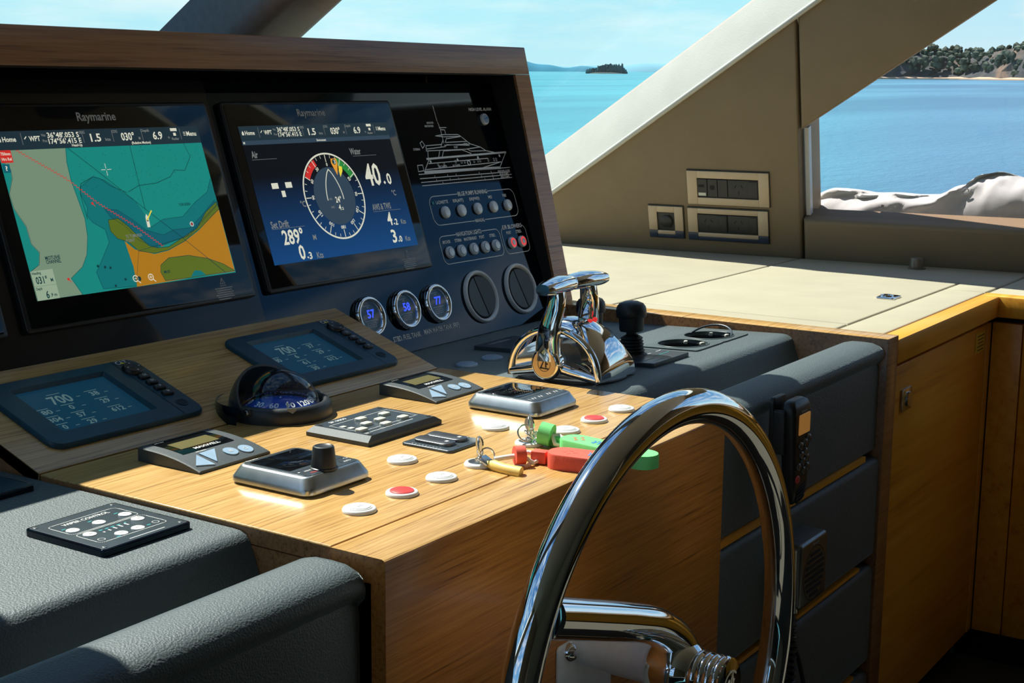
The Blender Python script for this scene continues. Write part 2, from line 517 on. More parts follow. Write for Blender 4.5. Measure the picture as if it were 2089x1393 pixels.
# working planes: instrument fascia, tilted panel, starboard wall (local x = right, y = up, z = towards the cabin)
AF = R(18.7)
XF = frame4((0, 0.755, -0.015), (1, 0, 0), (0, math.sin(AF), math.cos(AF)), (0, -math.cos(AF), math.sin(AF)))
AT = R(20.0)
XT = frame4((0, 0.571, 0.0), (1, 0, 0), (0, math.cos(AT), math.sin(AT)), (0, -math.sin(AT), math.cos(AT)))
WD = Vector((-0.124, 0.992, 0)).normalized()
WU = Vector((-0.2562, -0.0320, 0.9661)).normalized()
XW = frame4((2.795, 0.682, 0), -WD, WU, (-WD).cross(WU))
def onF(u, v, w=0.0): return XF @ Matrix.Translation((u, v, w))
def onT(u, v, w=0.0): return XT @ Matrix.Translation((u, v, w))
def onW(u, v, w=0.0): return XW @ Matrix.Translation((u, v, w))

KF = 1.01196     # the fascia lies a touch behind its nominal plane; its own frame is scaled to match
XF = Matrix.Translation((0.01357, 0.7749, -0.0212)) @ XF.to_3x3().to_4x4() @ Matrix.Scale(KF, 4)
def onF(u, v, w=0.0): return XF @ Matrix.Translation((u, v, w))

# ------------------------------------------------------------------ setting: sea, land
def sea():
    m, nt, b = base('sea_water')
    tc = nt.nodes.new('ShaderNodeTexCoord')
    n = noise(nt, 0.012, 5, (0.35, 1.6, 1))
    geo = nt.nodes.new('ShaderNodeSeparateXYZ')
    nt.links.new(tc.outputs['Object'], geo.inputs[0])
    # shallow turquoise water ahead, deeper blue water abeam
    dv = nt.nodes.new('ShaderNodeMath'); dv.operation = 'DIVIDE'
    nt.links.new(geo.outputs['Y'], dv.inputs[0]); nt.links.new(geo.outputs['X'], dv.inputs[1])
    mr = nt.nodes.new('ShaderNodeMapRange')
    mr.inputs['From Min'].default_value = 0.30; mr.inputs['From Max'].default_value = 0.52
    nt.links.new(dv.outputs[0], mr.inputs['Value'])
    mixc = nt.nodes.new('ShaderNodeMix'); mixc.data_type = 'RGBA'
    nt.links.new(mr.outputs[0], mixc.inputs[0])
    mixc.inputs[6].default_value = (0.072, 0.215, 0.325, 1)
    mixc.inputs[7].default_value = (0.055, 0.300, 0.355, 1)
    rp = nt.nodes.new('ShaderNodeValToRGB')
    rp.color_ramp.elements[0].position = 0.38; rp.color_ramp.elements[0].color = (0.75, 0.78, 0.82, 1)
    rp.color_ramp.elements[1].position = 0.66; rp.color_ramp.elements[1].color = (1.35, 1.3, 1.25, 1)
    nt.links.new(n.outputs['Fac'], rp.inputs[0])
    mul = nt.nodes.new('ShaderNodeMix'); mul.data_type = 'RGBA'; mul.blend_type = 'MULTIPLY'; mul.inputs[0].default_value = 1.0
    nt.links.new(mixc.outputs[2], mul.inputs[6]); nt.links.new(rp.outputs[0], mul.inputs[7])
    nt.links.new(mul.outputs[2], b.inputs['Base Color'])
    b.inputs['Roughness'].default_value = 0.32
    setspec(b, 0.22)
    w = noise(nt, 0.9, 6, (0.5, 1.3, 1), 0.65)
    bump(nt, b, w.outputs['Fac'], 0.55, 0.6)
    g = 0.0079
    mb = MB()
    Rm = 30000
    def P(i, k):
        r = [6, 40, 200, 1000, 5000, Rm][k]
        a = 2 * PI * i / 64
        x, y = r * math.cos(a), r * math.sin(a)
        return (x, y, -4.5 + g * (0.93 * x + 0.37 * y))
    for k in range(5):
        for i in range(64):
            mb.add([P(i, k), P(i + 1, k), P(i + 1, k + 1), P(i, k + 1)], [(0, 1, 2, 3)])
    o = mb.build('sea', 'sea_water', sm=0)
    tag(o, 'blue green sea with small ripples stretching from the boat to the far shore', 'sea', kind='stuff')
sea()
def rock_mat():
    m, nt, b = base('cliff_rock')
    n = noise(nt, 0.035, 6, (1, 1, 0.35), 0.65)
    rp = nt.nodes.new('ShaderNodeValToRGB')
    e = rp.color_ramp.elements
    e[0].position = 0.46; e[0].color = (0.040, 0.058, 0.064, 1)
    e[1].position = 0.74; e[1].color = (0.40, 0.31, 0.18, 1)
    k = e.new(0.56); k.color = (0.075, 0.080, 0.072, 1)
    k = e.new(0.65); k.color = (0.20, 0.14, 0.09, 1)
    nt.links.new(n.outputs['Fac'], rp.inputs[0])
    nt.links.new(rp.outputs[0], b.inputs['Base Color'])
    b.inputs['Roughness'].default_value = 0.95
rock_mat()
plain('sand', (0.48, 0.37, 0.25), 0.95, scale=0.05)
plain('tree_green', (0.050, 0.085, 0.060), 0.95, var=0.6, scale=0.08)
plain('hill_haze_blue', (0.06, 0.20, 0.28), 1.0, var=0.2, scale=0.002, spec=0.0)  # distance haze painted into the hill colour
plain('hill_haze_pale', (0.18, 0.36, 0.44), 1.0, var=0.08, scale=0.002, spec=0.0)  # farther range, with still more haze in its colour
plain('island_green', (0.022, 0.085, 0.105), 1.0, var=0.4, scale=0.02, spec=0.0)  # foliage colour tinted blue for distance haze
def seaz(x, y): return -4.5 + 0.0079 * (0.93 * x + 0.37 * y)
def headland():
    rnd = random.Random(3)
    root = thing('headland', 'wooded sandstone headland with tan cliffs across the water at right', 'headland', loc=(1239, 375, seaz(1239, 375)))
    ox, oy, oz = root.location
    n = 90
    def rad(t): return 1300 + 60 * math.sin(t * 9) + 25 * math.sin(t * 31)
    def at(t, dr, z):
        a = R(25.5 - 33.5 * t); r = rad(t) + dr
        x, y = r * math.cos(a), r * math.sin(a)
        return (x - ox, y - oy, seaz(x, y) + z - oz)
    rows = [(0, -2), (0, 1.0), (10, 2.6)]
    mb = MB(); mb.grid(lambda u, v: at(u, *rows[int(round(v * 2))]), n, 2); mb.build('beach', 'sand', root, sm=0)
    hs = [26 + 5 * math.sin(k * 0.21) + rnd.uniform(-2, 2) for k in range(n + 1)]
    def cliff(u, v):
        k = int(round(u * n)); r = int(round(v * 5))
        f = [0, 0.22, 0.5, 0.75, 0.95, 1.0][r]
        dr = [8, 13, 20, 28, 40, 90][r] + rnd.uniform(-5, 5)
        return at(u, dr, 2 + hs[k] * f)
    mb = MB(); mb.grid(cliff, n, 5); mb.build('cliff', 'cliff_rock', root, sm=0)
    mb = MB()
    ico = bmesh.new(); bmesh.ops.create_icosphere(ico, subdivisions=1, radius=1)
    V = [v.co.copy() for v in ico.verts]; F = [[v.index for v in f.verts] for f in ico.faces]; ico.free()
    for i in range(1500):
        t = rnd.random(); s = rnd.uniform(1.8, 4.2)
        if i < 700: p = at(t, rnd.uniform(30, 62), 28 + 3.5 * math.sin(t * 19) + 2 * math.sin(t * 57) + rnd.uniform(-4, 3))
        else: p = at(t, rnd.uniform(12, 28), rnd.uniform(6, 24))
        mb.add([Vector(p) + Vector((v.x * s, v.y * s, v.z * s * rnd.uniform(0.7, 1.2))) for v in V], F)
    tag(mb.build('tree_canopy', 'tree_green', root), kind='stuff')
headland()
def ridge(name, label, mat, a0, a1, dist, hfun, cat='hill'):
    am = R((a0 + a1) / 2)
    cx, cy = dist * math.cos(am), dist * math.sin(am)
    root = thing(name, label, cat, loc=(cx, cy, seaz(cx, cy)))
    def P(u, v):
        a = R(a0 + (a1 - a0) * u); r = dist + (0, 40, 300, 900)[int(round(v * 3))] * dist / 9000
        x, y = r * math.cos(a), r * math.sin(a)
        h = hfun(u) * (0, 0.55, 1, 0.3)[int(round(v * 3))]
        return (x - cx, y - cy, seaz(x, y) + h - 3 - seaz(cx, cy))
    mb = MB(); mb.grid(P, 80, 3); mb.build('slope', mat, root, sm=60)
ridge('distant_hill', 'hazy blue hills on the horizon seen through the windshield above the island', 'hill_haze_blue', 29.5, 41, 9000,
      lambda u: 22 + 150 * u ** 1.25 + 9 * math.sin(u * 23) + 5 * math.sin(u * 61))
ridge('distant_hill', 'palest far range of hills behind the small dark island', 'hill_haze_pale', 24, 36, 14000,
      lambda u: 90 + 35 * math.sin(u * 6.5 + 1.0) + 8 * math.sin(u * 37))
def island():
    rnd = random.Random(5)
    a0, a1 = R(29.2), R(30.75)
    d = 3000
    cx, cy = d * math.cos((a0 + a1) / 2), d * math.sin((a0 + a1) / 2)
    root = thing('island', 'small dark wooded island on the horizon just right of the instrument hood', 'island', loc=(cx, cy, seaz(cx, cy)))
    ico = bmesh.new(); bmesh.ops.create_icosphere(ico, subdivisions=1, radius=1)
    V = [v.co.copy() for v in ico.verts]; F = [[v.index for v in f.verts] for f in ico.faces]; ico.free()
    mb = MB()
    for i in range(170):
        t = rnd.random(); a = a0 + (a1 - a0) * t
        h = 21 * (1 - t) ** 0.15 * min(1, t * 6 + 0.3) * (1.0 if t < 0.72 else 0.75)
        s = rnd.uniform(2.5, 4.5)
        r = d + rnd.uniform(-15, 15)
        x, y = r * math.cos(a), r * math.sin(a)
        mb.add([Vector((x - cx, y - cy, seaz(x, y) - seaz(cx, cy) + rnd.uniform(0, h - 2))) + v * s for v in V], F)
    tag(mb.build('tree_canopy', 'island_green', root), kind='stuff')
    mb = MB(); mb.ellipsoid((0, 0, 0), (38, 38, 3), zmin=-0.3); mb.build('shore', 'cliff_rock', root)
island()

# ------------------------------------------------------------------ setting: cabin shell
def inset(poly, d):
    n = len(poly); out = []
    a = sum(poly[i - 1][0] * poly[i][1] - poly[i][0] * poly[i - 1][1] for i in range(n))
    sg = 1 if a > 0 else -1
    for i in range(n):
        p0, p1, p2 = Vector(poly[i - 1]), Vector(poly[i]), Vector(poly[(i + 1) % n])
        d1 = (p1 - p0).normalized(); d2 = (p2 - p1).normalized()
        n1 = Vector((-d1.y, d1.x)) * sg; n2 = Vector((-d2.y, d2.x)) * sg
        b = (n1 + n2).normalized(); k = d / max(b.dot(n1), 0.25)
        out.append(tuple(p1 + b * k))
    return out
def pad(mb, poly, z0, z1, ch, mi=0, X=None, steps=4):
    """padded panel: polygon slab with a rolled top edge"""
    a = sum(poly[i - 1][0] * poly[i][1] - poly[i][0] * poly[i - 1][1] for i in range(len(poly)))
    if a < 0: poly = list(poly)[::-1]
    L = [[(x, y, z0) for x, y in poly]]
    for k in range(steps + 1):
        t = k * PI / 2 / steps
        L.append([(x, y, z1 - ch + ch * math.sin(t)) for x, y in (inset(poly, ch * (1 - math.cos(t))) if k else poly)])
    return mb.loft(L, mi, X=X)
def structure(name, mb, mat, parent=None, sm=35, X=None):
    o = mb.build(name, mat, parent, sm, X)
    if parent is None: o['kind'] = 'structure'
    return o
structure('floor', MB().span((-2.5, -3.9, -1.0), (3.3, 2.3, -0.95)), 'carpet', sm=0)
roof = [(2.64, -0.04), (1.25, 0.39), (-0.43, 0.39), (-1.82, -0.04), (-2.25, -3.9), (3.07, -3.9)]
structure('ceiling', MB().prism(roof[::-1], 1.30, 1.36), 'ceiling_cloth', sm=0)
MIRROR = Matrix.Translation((0.82, 0, 0)) @ Matrix.Diagonal((-1, 1, 1, 1))
g = 0.003
def cabin_side(name, T, flip, end):
    w = bpy.data.objects.new(name, None); C.objects.link(w); w['kind'] = 'structure'
    X = None
    if flip: X = T
    else: w.matrix_world = T
    def out(mb, part, mat, sm=35):
        if flip: mb.f = [tuple(reversed(f)) for f in mb.f]
        mb.build(part, mat, w, sm)
    for P, ch, z0 in (([(-1.09, -0.02), (-g, -0.02), (-g, 0.705)], 0.008, -0.22),
                      ([(g, 0.386), (1.425, 1.355), (0.948, 1.355), (g, 0.713)], 0.012, -0.24),
                      ([(g, -0.02), (4.5, -0.02), (4.5, 0.120), (g, 0.120)], 0.014, -0.10),
                      ([(end, 0.122), (4.5, 0.122), (4.5, 1.355), (end, 1.355)], 0.012, -0.05)):
        mb = MB(); pad(mb, P, z0, 0.002, ch, X=X); out(mb, 'wall_panel', 'taupe_leather')
    mb = MB(); mb.span((-1.4, -1.00, -0.09), (4.5, -0.045, -0.05), X=X); out(mb, 'hull_lining', 'dark_gap', 0)
    mb = MB(); mb.span((0.004, 0.122, -0.06), (0.016, 0.384, -0.035), X=X); out(mb, 'window_frame', 'window_frame', 0)
cabin_side('wall_right', XW, False, 2.3)
cabin_side('wall_left', MIRROR @ XW, True, 1.5)
# forward pillar: bright padded reveal along the windshield, with piping
def pillar(mirror=False):
    S = Matrix.Translation((0.82, 0, 0)) @ Matrix.Diagonal((-1, 1, 1, 1)) if mirror else Matrix()
    T = S @ XW
    q = Vector((-0.565, 0.825, 0)); n = Vector((0, 0, 1)) * math.cos(R(45)) + q * math.sin(R(45))
    L = []
    for s, h in ((1.28, -0.162), (-0.95, 1.363)):
        A = Vector((-s, h, 0.0)); B = A + q * 0.104 + Vector((0, 0, -0.104))
        L.append([tuple(A), tuple(A + (B - A) * 0.5 + n * 0.004), tuple(B), tuple(B - n * 0.04), tuple(A - n * 0.04)])
    mb = MB(); mb.loft(L, 0, X=T)
    mb.tube([(-1.28, -0.166, 0.006), (0.95, 1.359, 0.006)], 0.0075, 8, X=T)
    return mb
structure('trim_1', pillar(), 'pillar_leather', sm=50)
structure('trim_2', pillar(True), 'pillar_leather', sm=50)
def mullion(x0, x1):
    e = Vector((0, -0.8372, 0.5469)); n = Vector((0, 0.5469, 0.8372)); X = Vector((1, 0, 0))
    w = x1 - x0; d = 0.147
    sec = [(0, 0), (w, 0)] + [(w - 0.04 + 0.04 * math.cos(t), -d + 0.04 - 0.04 * math.sin(t)) for t in [0, 0.52, 1.05, 1.57]] + [(0.04 - 0.04 * math.sin(t), -d + 0.04 - 0.04 * math.cos(t)) for t in [0, 0.52, 1.05, 1.57]]
    L = []
    for z in (-0.08, 1.33):
        o = Vector((x0, 1.459 - (z - 0.6) / 0.6532, z))
        L.append([tuple(o + X * a + n * b) for a, b in sec])
    return MB().loft(L)
structure('trim_3', mullion(1.05, 1.25), 'grey_post', sm=50)
structure('trim_4', mullion(-0.43, -0.23), 'grey_post', sm=50)
def pane(name, quad, th, mat, nrm):
    nrm = Vector(nrm).normalized()
    L = [[tuple(Vector(p)) for p in quad], [tuple(Vector(p) + nrm * th) for p in quad]]
    structure(name, MB().loft(L), mat, sm=0)
zc = lambda z: 1.459 - (z - 0.6) / 0.6532
pane('window_1', [(-0.33, zc(-0.05), -0.05), (1.15, zc(-0.05), -0.05), (1.15, zc(1.31), 1.31), (-0.33, zc(1.31), 1.31)], 0.008, 'windshield_glass', (0, 0.547, 0.837))
def pz(z): t = (z - 0.279) / 0.546; return (2.719 - 0.043 * t, 1.52 - 0.836 * t, z)
pane('window_2', [(1.15, zc(-0.05), -0.05), pz(-0.05), pz(1.31), (1.15, zc(1.31), 1.31)], 0.008, 'windshield_glass', (0.14, 0.54, 0.83))
mz = lambda p: (0.82 - p[0], p[1], p[2])
pane('window_3', [mz(pz(-0.05)), (-0.33, zc(-0.05), -0.05), (-0.33, zc(1.31), 1.31), mz(pz(1.31))], 0.008, 'windshield_glass', (-0.14, 0.54, 0.83))
mb = MB(); mb.prism([(0.006, 0.10), (2.32, 0.10), (2.32, 1.35), (1.44, 1.35), (0.006, 0.392)], -0.042, -0.036)
structure('window_4', mb, 'side_glass', sm=0, X=XW.copy())
mb = MB(); mb.prism([(0.006, 0.10), (1.78, 0.10), (1.78, 1.35), (1.44, 1.35), (0.006, 0.392)], -0.058, -0.052, X=MIRROR @ XW)
mb.f = [tuple(reversed(f)) for f in mb.f]
structure('window_5', mb, 'side_glass', sm=0)
structure('wall_back', MB().span((-2.7, -3.95, -1.0), (3.5, -3.86, 1.36)), 'taupe_leather', sm=0)
structure('trim_5', MB().prism([(-1.94, 1.00), (1.62, 1.00), (1.62, 2.46), (-0.5, 2.46), (-1.94, 2.05)], -0.06, -0.03), 'black_leather_dull', sm=0)

# ------------------------------------------------------------------ upholstered side deck
deck = thing('side_deck', 'beige upholstered side deck with seams in front of the starboard window', 'counter', loc=(1.632, 0.048, 0))
def deckpanel(x0, y0, x1, y1, name='deck_panel', x1b=None):
    mb = MB(); h = 0.0022
    pad(mb, [(x0 + h - 1.632, y0 + h - 0.048), (x1 - h - 1.632, y0 + h - 0.048), ((x1b or x1) - h - 1.632, y1 - h - 0.048), (x0 + h - 1.632, y1 - h - 0.048)], -0.03, 0.0, 0.006)
    return mb.build(name, 'beige_leather', deck)
deckpanel(1.632, 0.048, 2.42, 0.152)
deckpanel(1.632, 0.152, 1.757, 0.692)
hatch = deckpanel(1.757, 0.152, 2.556, 0.692, 'hatch_panel')
deckpanel(2.556, 0.048, 2.872, 0.692, x1b=2.792)
deckpanel(1.632, 0.692, 2.792, 2.10, x1b=2.615)
deckpanel(2.42, 0.048, 2.556, 0.152)
deckpanel(2.414, -3.0, 3.25, 0.046, x1b=2.873)
plain('bronze', (0.22, 0.17, 0.12), 0.35, 0.3)
hl = MB(); hl.plate(0, 0, 0.062, 0.044, 0.006, 0, 0.004, 0.002).torus((0, 0.004, 0.0045), 0.014, 0.0025, 24, 8)
lt = hl.build('latch', 'chrome'); tag(lt, 'chrome flush latch on the beige deck hatch', 'latch'); lt.location = (2.18, 0.212, 0.0005)
kb = MB(); kb.lathe([(0.024, 0), (0.024, 0.003), (0.019, 0.004), (0.019, 0.028), (0.017, 0.031)], 28)
kb2 = kb.build('stop_knob', 'bronze'); tag(kb2, 'short bronze round stop knob standing on the deck below the window sill', 'knob'); kb2.location = (2.765, 0.335, 0.0005)

# ------------------------------------------------------------------ side cabinets
cab = thing('side_cabinet', 'honey coloured wooden cabinet with chrome lock beside the console', 'cabinet', loc=(1.632, 0.0, -0.95))
def cp(name, a, b, mat, bev=0.002, root=cab, off=(1.632, 0, -0.95)):
    return MB().span([a[i] - off[i] for i in range(3)], [b[i] - off[i] for i in range(3)], 0, bev).build(name, mat, root)
cp('carcass', (1.636, 0.045, -0.86), (2.37, 0.60, -0.055), 'dark_gap')
cp('top_trim', (1.632, 0.0, -0.050), (2.3585, 0.045, 0.001), 'cabinet_wood', 0.003)
cp('door', (1.640, 0.020, -0.856), (2.345, 0.042, -0.066), 'cabinet_wood')
cp('corner_stile', (2.347, 0.018, -0.856), (2.378, 0.042, -0.066), 'cabinet_wood')
cp('toe_kick', (1.636, 0.075, -0.95), (2.42, 0.095, -0.858), 'black_plastic')
lk = MB(); lk.box((0, 0, 0), (0.056, 0.006, 0.048), 0, 0.002).cyl((0, 0, 0), 0.016, 0, 0.006, 24, X=Matrix.Translation((0.004, -0.002, 0)) @ Matrix.Rotation(R(90), 4, 'X'))
lko = lk.build('lock', 'steel', cab); lko.location = (1.749 - 1.632, 0.0165, -0.144 + 0.95)
st = MB(); st.box((0, 0, 0), (0.074, 0.0008, 0.048), 0)
for k in range(5): st.box((0.004, -0.0006, 0.016 - k * 0.0085), (0.056 - 0.006 * (k % 3), 0.0002, 0.0022), 1)
sto = st.build('sticker', ['sticker_yellow', 'ink_dark'], cab, 0); sto.location = (2.29 - 1.632, 0.0194, -0.103 + 0.95); sto['label'] = 'yellow notice sticker'
cab2 = thing('side_cabinet', 'honey wooden cabinet run turning the corner below the window at far right', 'cabinet', loc=(2.36, 0.0, -0.95))
o2 = (2.36, 0, -0.95)
cp('top_trim', (2.36, -3.0, -0.050), (2.412, 0.045, 0.001), 'cabinet_wood', 0.003, cab2, o2)
cp('end_panel', (2.380, -0.055, -0.856), (2.40, 0.016, -0.066), 'cabinet_wood', 0.001, cab2, o2)
for k in range(4):
    cp('door', (2.380, -0.058 - 0.6 * (k + 1) + 0.003, -0.856), (2.40, -0.058 - 0.6 * k, -0.066), 'cabinet_wood', 0.0015, cab2, o2)
cp('carcass', (2.402, -3.0, -0.86), (2.80, 0.04, -0.055), 'dark_gap', 0, cab2, o2)
cp('toe_kick', (2.43, -3.0, -0.95), (2.45, 0.07, -0.858), 'black_plastic', 0, cab2, o2)

# ------------------------------------------------------------------ power outlets on the wall
def outlet(label, u, v, w, h, iw, ih, kind, dy=0.0):
    r = thing('power_outlet', label, 'outlet', X=onW(u, v, 0.001))
    mb = MB(); mb.plate(0, 0, w + 0.004, h + 0.006, 0.002, 0, 0.004); mb.build('back_plate', 'socket_black', r)
    mb = MB()
    sx = (w - iw) / 2; hy = (h - ih) / 2
    low = kind != 'usb'
    for s in (-1, 1):
        x0, x1 = (s * iw / 2, s * w / 2)
        if low:
            mb.span((x0, -h / 2 + h * 0.24, 0.004), (x1, h / 2, 0.010), 0, 0.001)
            mb.span((x0, -h / 2, 0.004), (x1, -h / 2 + h * 0.24, 0.0095), 1, 0.001)
        else:
            mb.span((x0, -h / 2, 0.004), (x1, h / 2, 0.010), 0, 0.001)
    mb.span((-iw / 2, ih / 2 + dy, 0.004), (iw / 2, h / 2, 0.0098), 0, 0.001)
    mb.span((-iw / 2, -h / 2 + (0.012 if low else 0), 0.004), (iw / 2, -ih / 2 + dy, 0.0098), 0, 0.001)
    if low: mb.span((-iw / 2, -h / 2, 0.004), (iw / 2, -h / 2 + 0.012, 0.0085), 1, 0.001)
    mb.build('frame', ['beige_frame', 'navy_frame'], r)
    def sock(cx, wd):
        b = MB(); b.plate(cx, dy, wd, ih - 0.006, 0.002, 0.004, 0.0085, 0.001, 0)
        for a, px, py in ((R(-30), -0.0095, 0.008), (R(30), 0.0095, 0.008), (0, 0, -0.011)):
            b.add([(x, y, 0.0087) for x, y in ((-0.0014, -0.0055), (0.0014, -0.0055), (0.0014, 0.0055), (-0.0014, 0.0055))], [(0, 1, 2, 3)], 1, Matrix.Translation((cx - wd * 0.14 + px, dy + py, 0)) @ Matrix.Rotation(a, 4, 'Z'))
        b.build('socket', ['socket_black', 'dark_gap'], r)
        b = MB(); b.plate(cx + wd * 0.34, dy, wd * 0.28, ih - 0.012, 0.002, 0.0085, 0.0105, 0.001); b.build('switch_rocker', 'socket_black', r)
    if kind == 'double':
        sock(-iw / 4, iw / 2 - 0.002); sock(iw / 4, iw / 2 - 0.002)
    elif kind == 'usb':
        for k in range(3):
            b = MB(); b.plate(-iw / 2 + iw * (k + 0.5) / 6, dy, iw / 6 - 0.002, ih - 0.006, 0.001, 0.004, 0.0085, 0.0008, 0)
            if k == 0: b.span((-iw / 2 + 0.004, 0.002, 0.0085), (-iw / 2 + 0.022, 0.010, 0.0088), 2).span((-iw / 2 + 0.003, -0.024, 0.0085), (-iw / 2 + 0.026, -0.015, 0.0088), 1)
            if k == 1: b.disc(-iw / 2 + iw * 0.25, 0.002, 0.008, 0.0088, 2, 16)
            b.build('data_socket', ['socket_black', 'key_white', 'dark_gap'], r, 0)
        sock(iw / 4, iw / 2 - 0.002)
    else:
        b = MB(); b.plate(0, dy, iw - 0.002, ih - 0.002, 0.003, 0.0035, 0.006, 0.001)
        b.lathe([(0.019, 0.006), (0.019, 0.009), (0.016, 0.0105), (0.006, 0.0125)], 28, 0, Matrix.Translation((0, dy, 0)))
        b.arc(0, dy, 0.019, 0.025, -1.2, 1.2, 0.0063, 1, 16)
        b.build('socket_cover', ['socket_black', 'dark_gap'], r)
outlet('wide beige framed outlet with data sockets, uppermost on the brown wall', -0.217, 0.207, 0.249, 0.103, 0.187, 0.060, 'usb')
outlet('wide beige and navy framed outlet with two power sockets, below the other wide one', -0.222, 0.0925, 0.247, 0.100, 0.186, 0.060, 'double', 0.004)
outlet('small square beige and navy outlet left of the two wide ones', -0.416, 0.0935, 0.110, 0.100, 0.056, 0.058, 'round', 0.002)

# ------------------------------------------------------------------ canvas cover lying outside the side window
def canvas():
    rnd = random.Random(11)
    root = thing('canvas_cover', 'cream canvas cover lying crumpled on the side deck outside the window', 'cover', loc=(3.05, 0.0, 0.08))
    prof = [(0.80, 0.075), (0.68, 0.105), (0.53, 0.103), (0.38, 0.106), (0.30, 0.140), (0.24, 0.172), (0.19, 0.180), (0.10, 0.160), (-0.1, 0.13), (-0.5, 0.11)]
    def top(y):
        for a, b in zip(prof, prof[1:]):
            if b[0] <= y <= a[0]:
                t = (a[0] - y) / (a[0] - b[0]); t = t * t * (3 - 2 * t); return a[1] + (b[1] - a[1]) * t
        return 0.1
    from mathutils import noise as mn
    def P(u, v):
        y = 0.80 - 1.3 * u
        T = top(y)
        a = v * PI
        q = Vector((y * 7.5 + v * 2.2, v * 2.6, 0.0))
        f = 0.055 * mn.noise(q) + 0.030 * mn.noise(q * 2.3 + Vector((5, 0, 0))) + 0.012 * mn.noise(q * 5.1)
        z = T * math.sin(a) ** 0.55 + 0.012 * mn.noise(Vector((y * 9, v * 3, 4))) * math.sin(a)
        x = -0.09 * math.cos(a) + f * math.sin(a) * (1 if v < 0.5 else 0.5)
        fold = max(0, 1 - abs((y - 0.36 + 0.55 * (v - 0.25)) / 0.06))     # the near flap folds over the part behind
        return (x - 0.035 * fold * math.sin(a), y, z)
    mb = MB(); mb.grid(P, 150, 22); mb.build('cover_cloth', 'canvas_cloth', root, sm=80)
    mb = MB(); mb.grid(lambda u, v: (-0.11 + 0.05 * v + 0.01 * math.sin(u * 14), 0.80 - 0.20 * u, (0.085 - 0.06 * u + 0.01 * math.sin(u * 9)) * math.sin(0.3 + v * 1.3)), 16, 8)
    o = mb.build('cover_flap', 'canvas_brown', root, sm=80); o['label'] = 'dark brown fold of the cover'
    for y, z in ((0.418, 0.035), (0.275, 0.125)):
        s = MB(); s.torus((0, 0, 0), 0.009, 0.0016, 20, 8, X=Matrix.Rotation(R(90), 4, 'Y')); so = s.build('eyelet', 'steel', root); so.location = (-0.115 if z < 0.1 else -0.075, y, z)
canvas()
structure('trim_6', MB().span((2.93, -3.5, 0.02), (3.5, 1.6, 0.075)), 'white_plastic', sm=0)

# ------------------------------------------------------------------ helm console
con = thing('helm_console', 'large wooden helm console with black leather shelves and padded fronts', 'console', loc=(0, 0, -0.95))
ZO = 0.95
def cpart(name, mb, mat, sm=35):
    o = mb.build(name, mat, con, sm); o.location = (0, 0, ZO)
    return o
def yz(mb, prof, x0, x1, mi=0):
    """extrude a (y, z) outline along x"""
    a = sum(prof[i - 1][0] * prof[i][1] - prof[i][0] * prof[i - 1][1] for i in range(len(prof)))
    if a < 0: prof = prof[::-1]
    return mb.loft([[(x0, y, z) for y, z in prof], [(x1, y, z) for y, z in prof]], mi)
mb = MB(); pad(mb, [(0.0, 0.0792), (0.868, 0.0792), (0.8645, 0.569), (0.003, 0.569)], -0.021, 0.0, 0.0022)
mb.m = [1 if min(mb.v[i][2] for i in f) < -0.02 and max(mb.v[i][2] for i in f) > -0.01 else 0 for f in mb.f]  # side edges get the darker wood, shade put into their colour
cpart('desktop', mb, ['desk_wood', 'hood_wood'])
mb = yz(MB(), [(0, -0.95), (0, -0.005), (0.0012, -0.0018), (0.0045, 0), (0.0755, 0), (0.0768, -0.0012), (0.0768, -0.03), (0.02, -0.03), (0.02, -0.95)], -0.004, 0.829)
mb.m = [1 if all(mb.v[i][2] > -0.0019 for i in f) else 0 for f in mb.f]  # top faces take the lit desk wood, the front its shaded copy
cpart('front_panel', mb, ['front_wood_shaded', 'desk_wood'])
cpart('desk_apron', MB().span((0.0, 0.079, -0.95), (0.02, 0.80, -0.0225)), 'hood_wood', 0)
cpart('desk_apron', MB().span((0.848, 0.079, -0.95), (0.866, 0.80, -0.0225)), 'hood_wood', 0)
mb = MB(); pad(mb, [(0.003, 0.0012), (0.858, 0.0012), (0.856, 0.251), (0.003, 0.251)], -0.018, 0.0, 0.0012, X=XT)
cpart('tilted_panel', mb, 'desk_wood')
mb = MB(); mb.add([(0.003, 0.571, -0.02), (0.003, 0.571, 0.0), (0.003, 0.80, 0.0826), (0.003, 0.80, -0.02)], [(0, 1, 2, 3)])
yz(mb, [(0.572, -0.022), (0.572, -0.016), (0.80, 0.066), (0.80, -0.022)], 0.0035, 0.855)
cpart('panel_support', mb, 'hood_wood', 0)
mb = MB().span((1.570, 0.0, -0.95), (1.6295, 0.80, 0.0105), 0, 0.0015)
mb.m = [1 if all(mb.v[i][2] > 0.0085 for i in f) else 0 for f in mb.f]  # sunlit top painted in as lighter wood than the sides
cpart('side_board', mb, ['hood_wood', 'desk_wood'])
cpart('side_board', MB().span((-0.81, 0.0, -0.95), (-0.75, 0.80, 0.0105), 0, 0.0015), 'hood_wood')
def shelf(x0, x1, z0, z1, mb=None, ya=None, yb=None):
    if mb is None: mb = MB()
    p = [(0.155, -0.125), (0.166, -0.105), (0.1945, z0 - 0.022), (0.1985, z0 - 0.011), (0.2045, z0 - 0.004), (0.213, z0 - 0.0008), (0.225, z0), (0.80, z1), (0.80, -0.125)]
    zz = lambda y: z0 + (z1 - z0) * (y - 0.225) / 0.575
    if ya: p = p[:7] + [(ya, zz(ya)), (ya, -0.125)]
    if yb: p = [(yb, -0.125), (yb, zz(yb)), (0.80, z1), (0.80, -0.125)]
    return yz(mb, p, x0, x1)
cpart('leather_shelf', shelf(-0.749, -0.0015, -0.0065, -0.0065), 'black_leather')
mb = MB()                                   # the right shelf has a cut-out for the cup holder
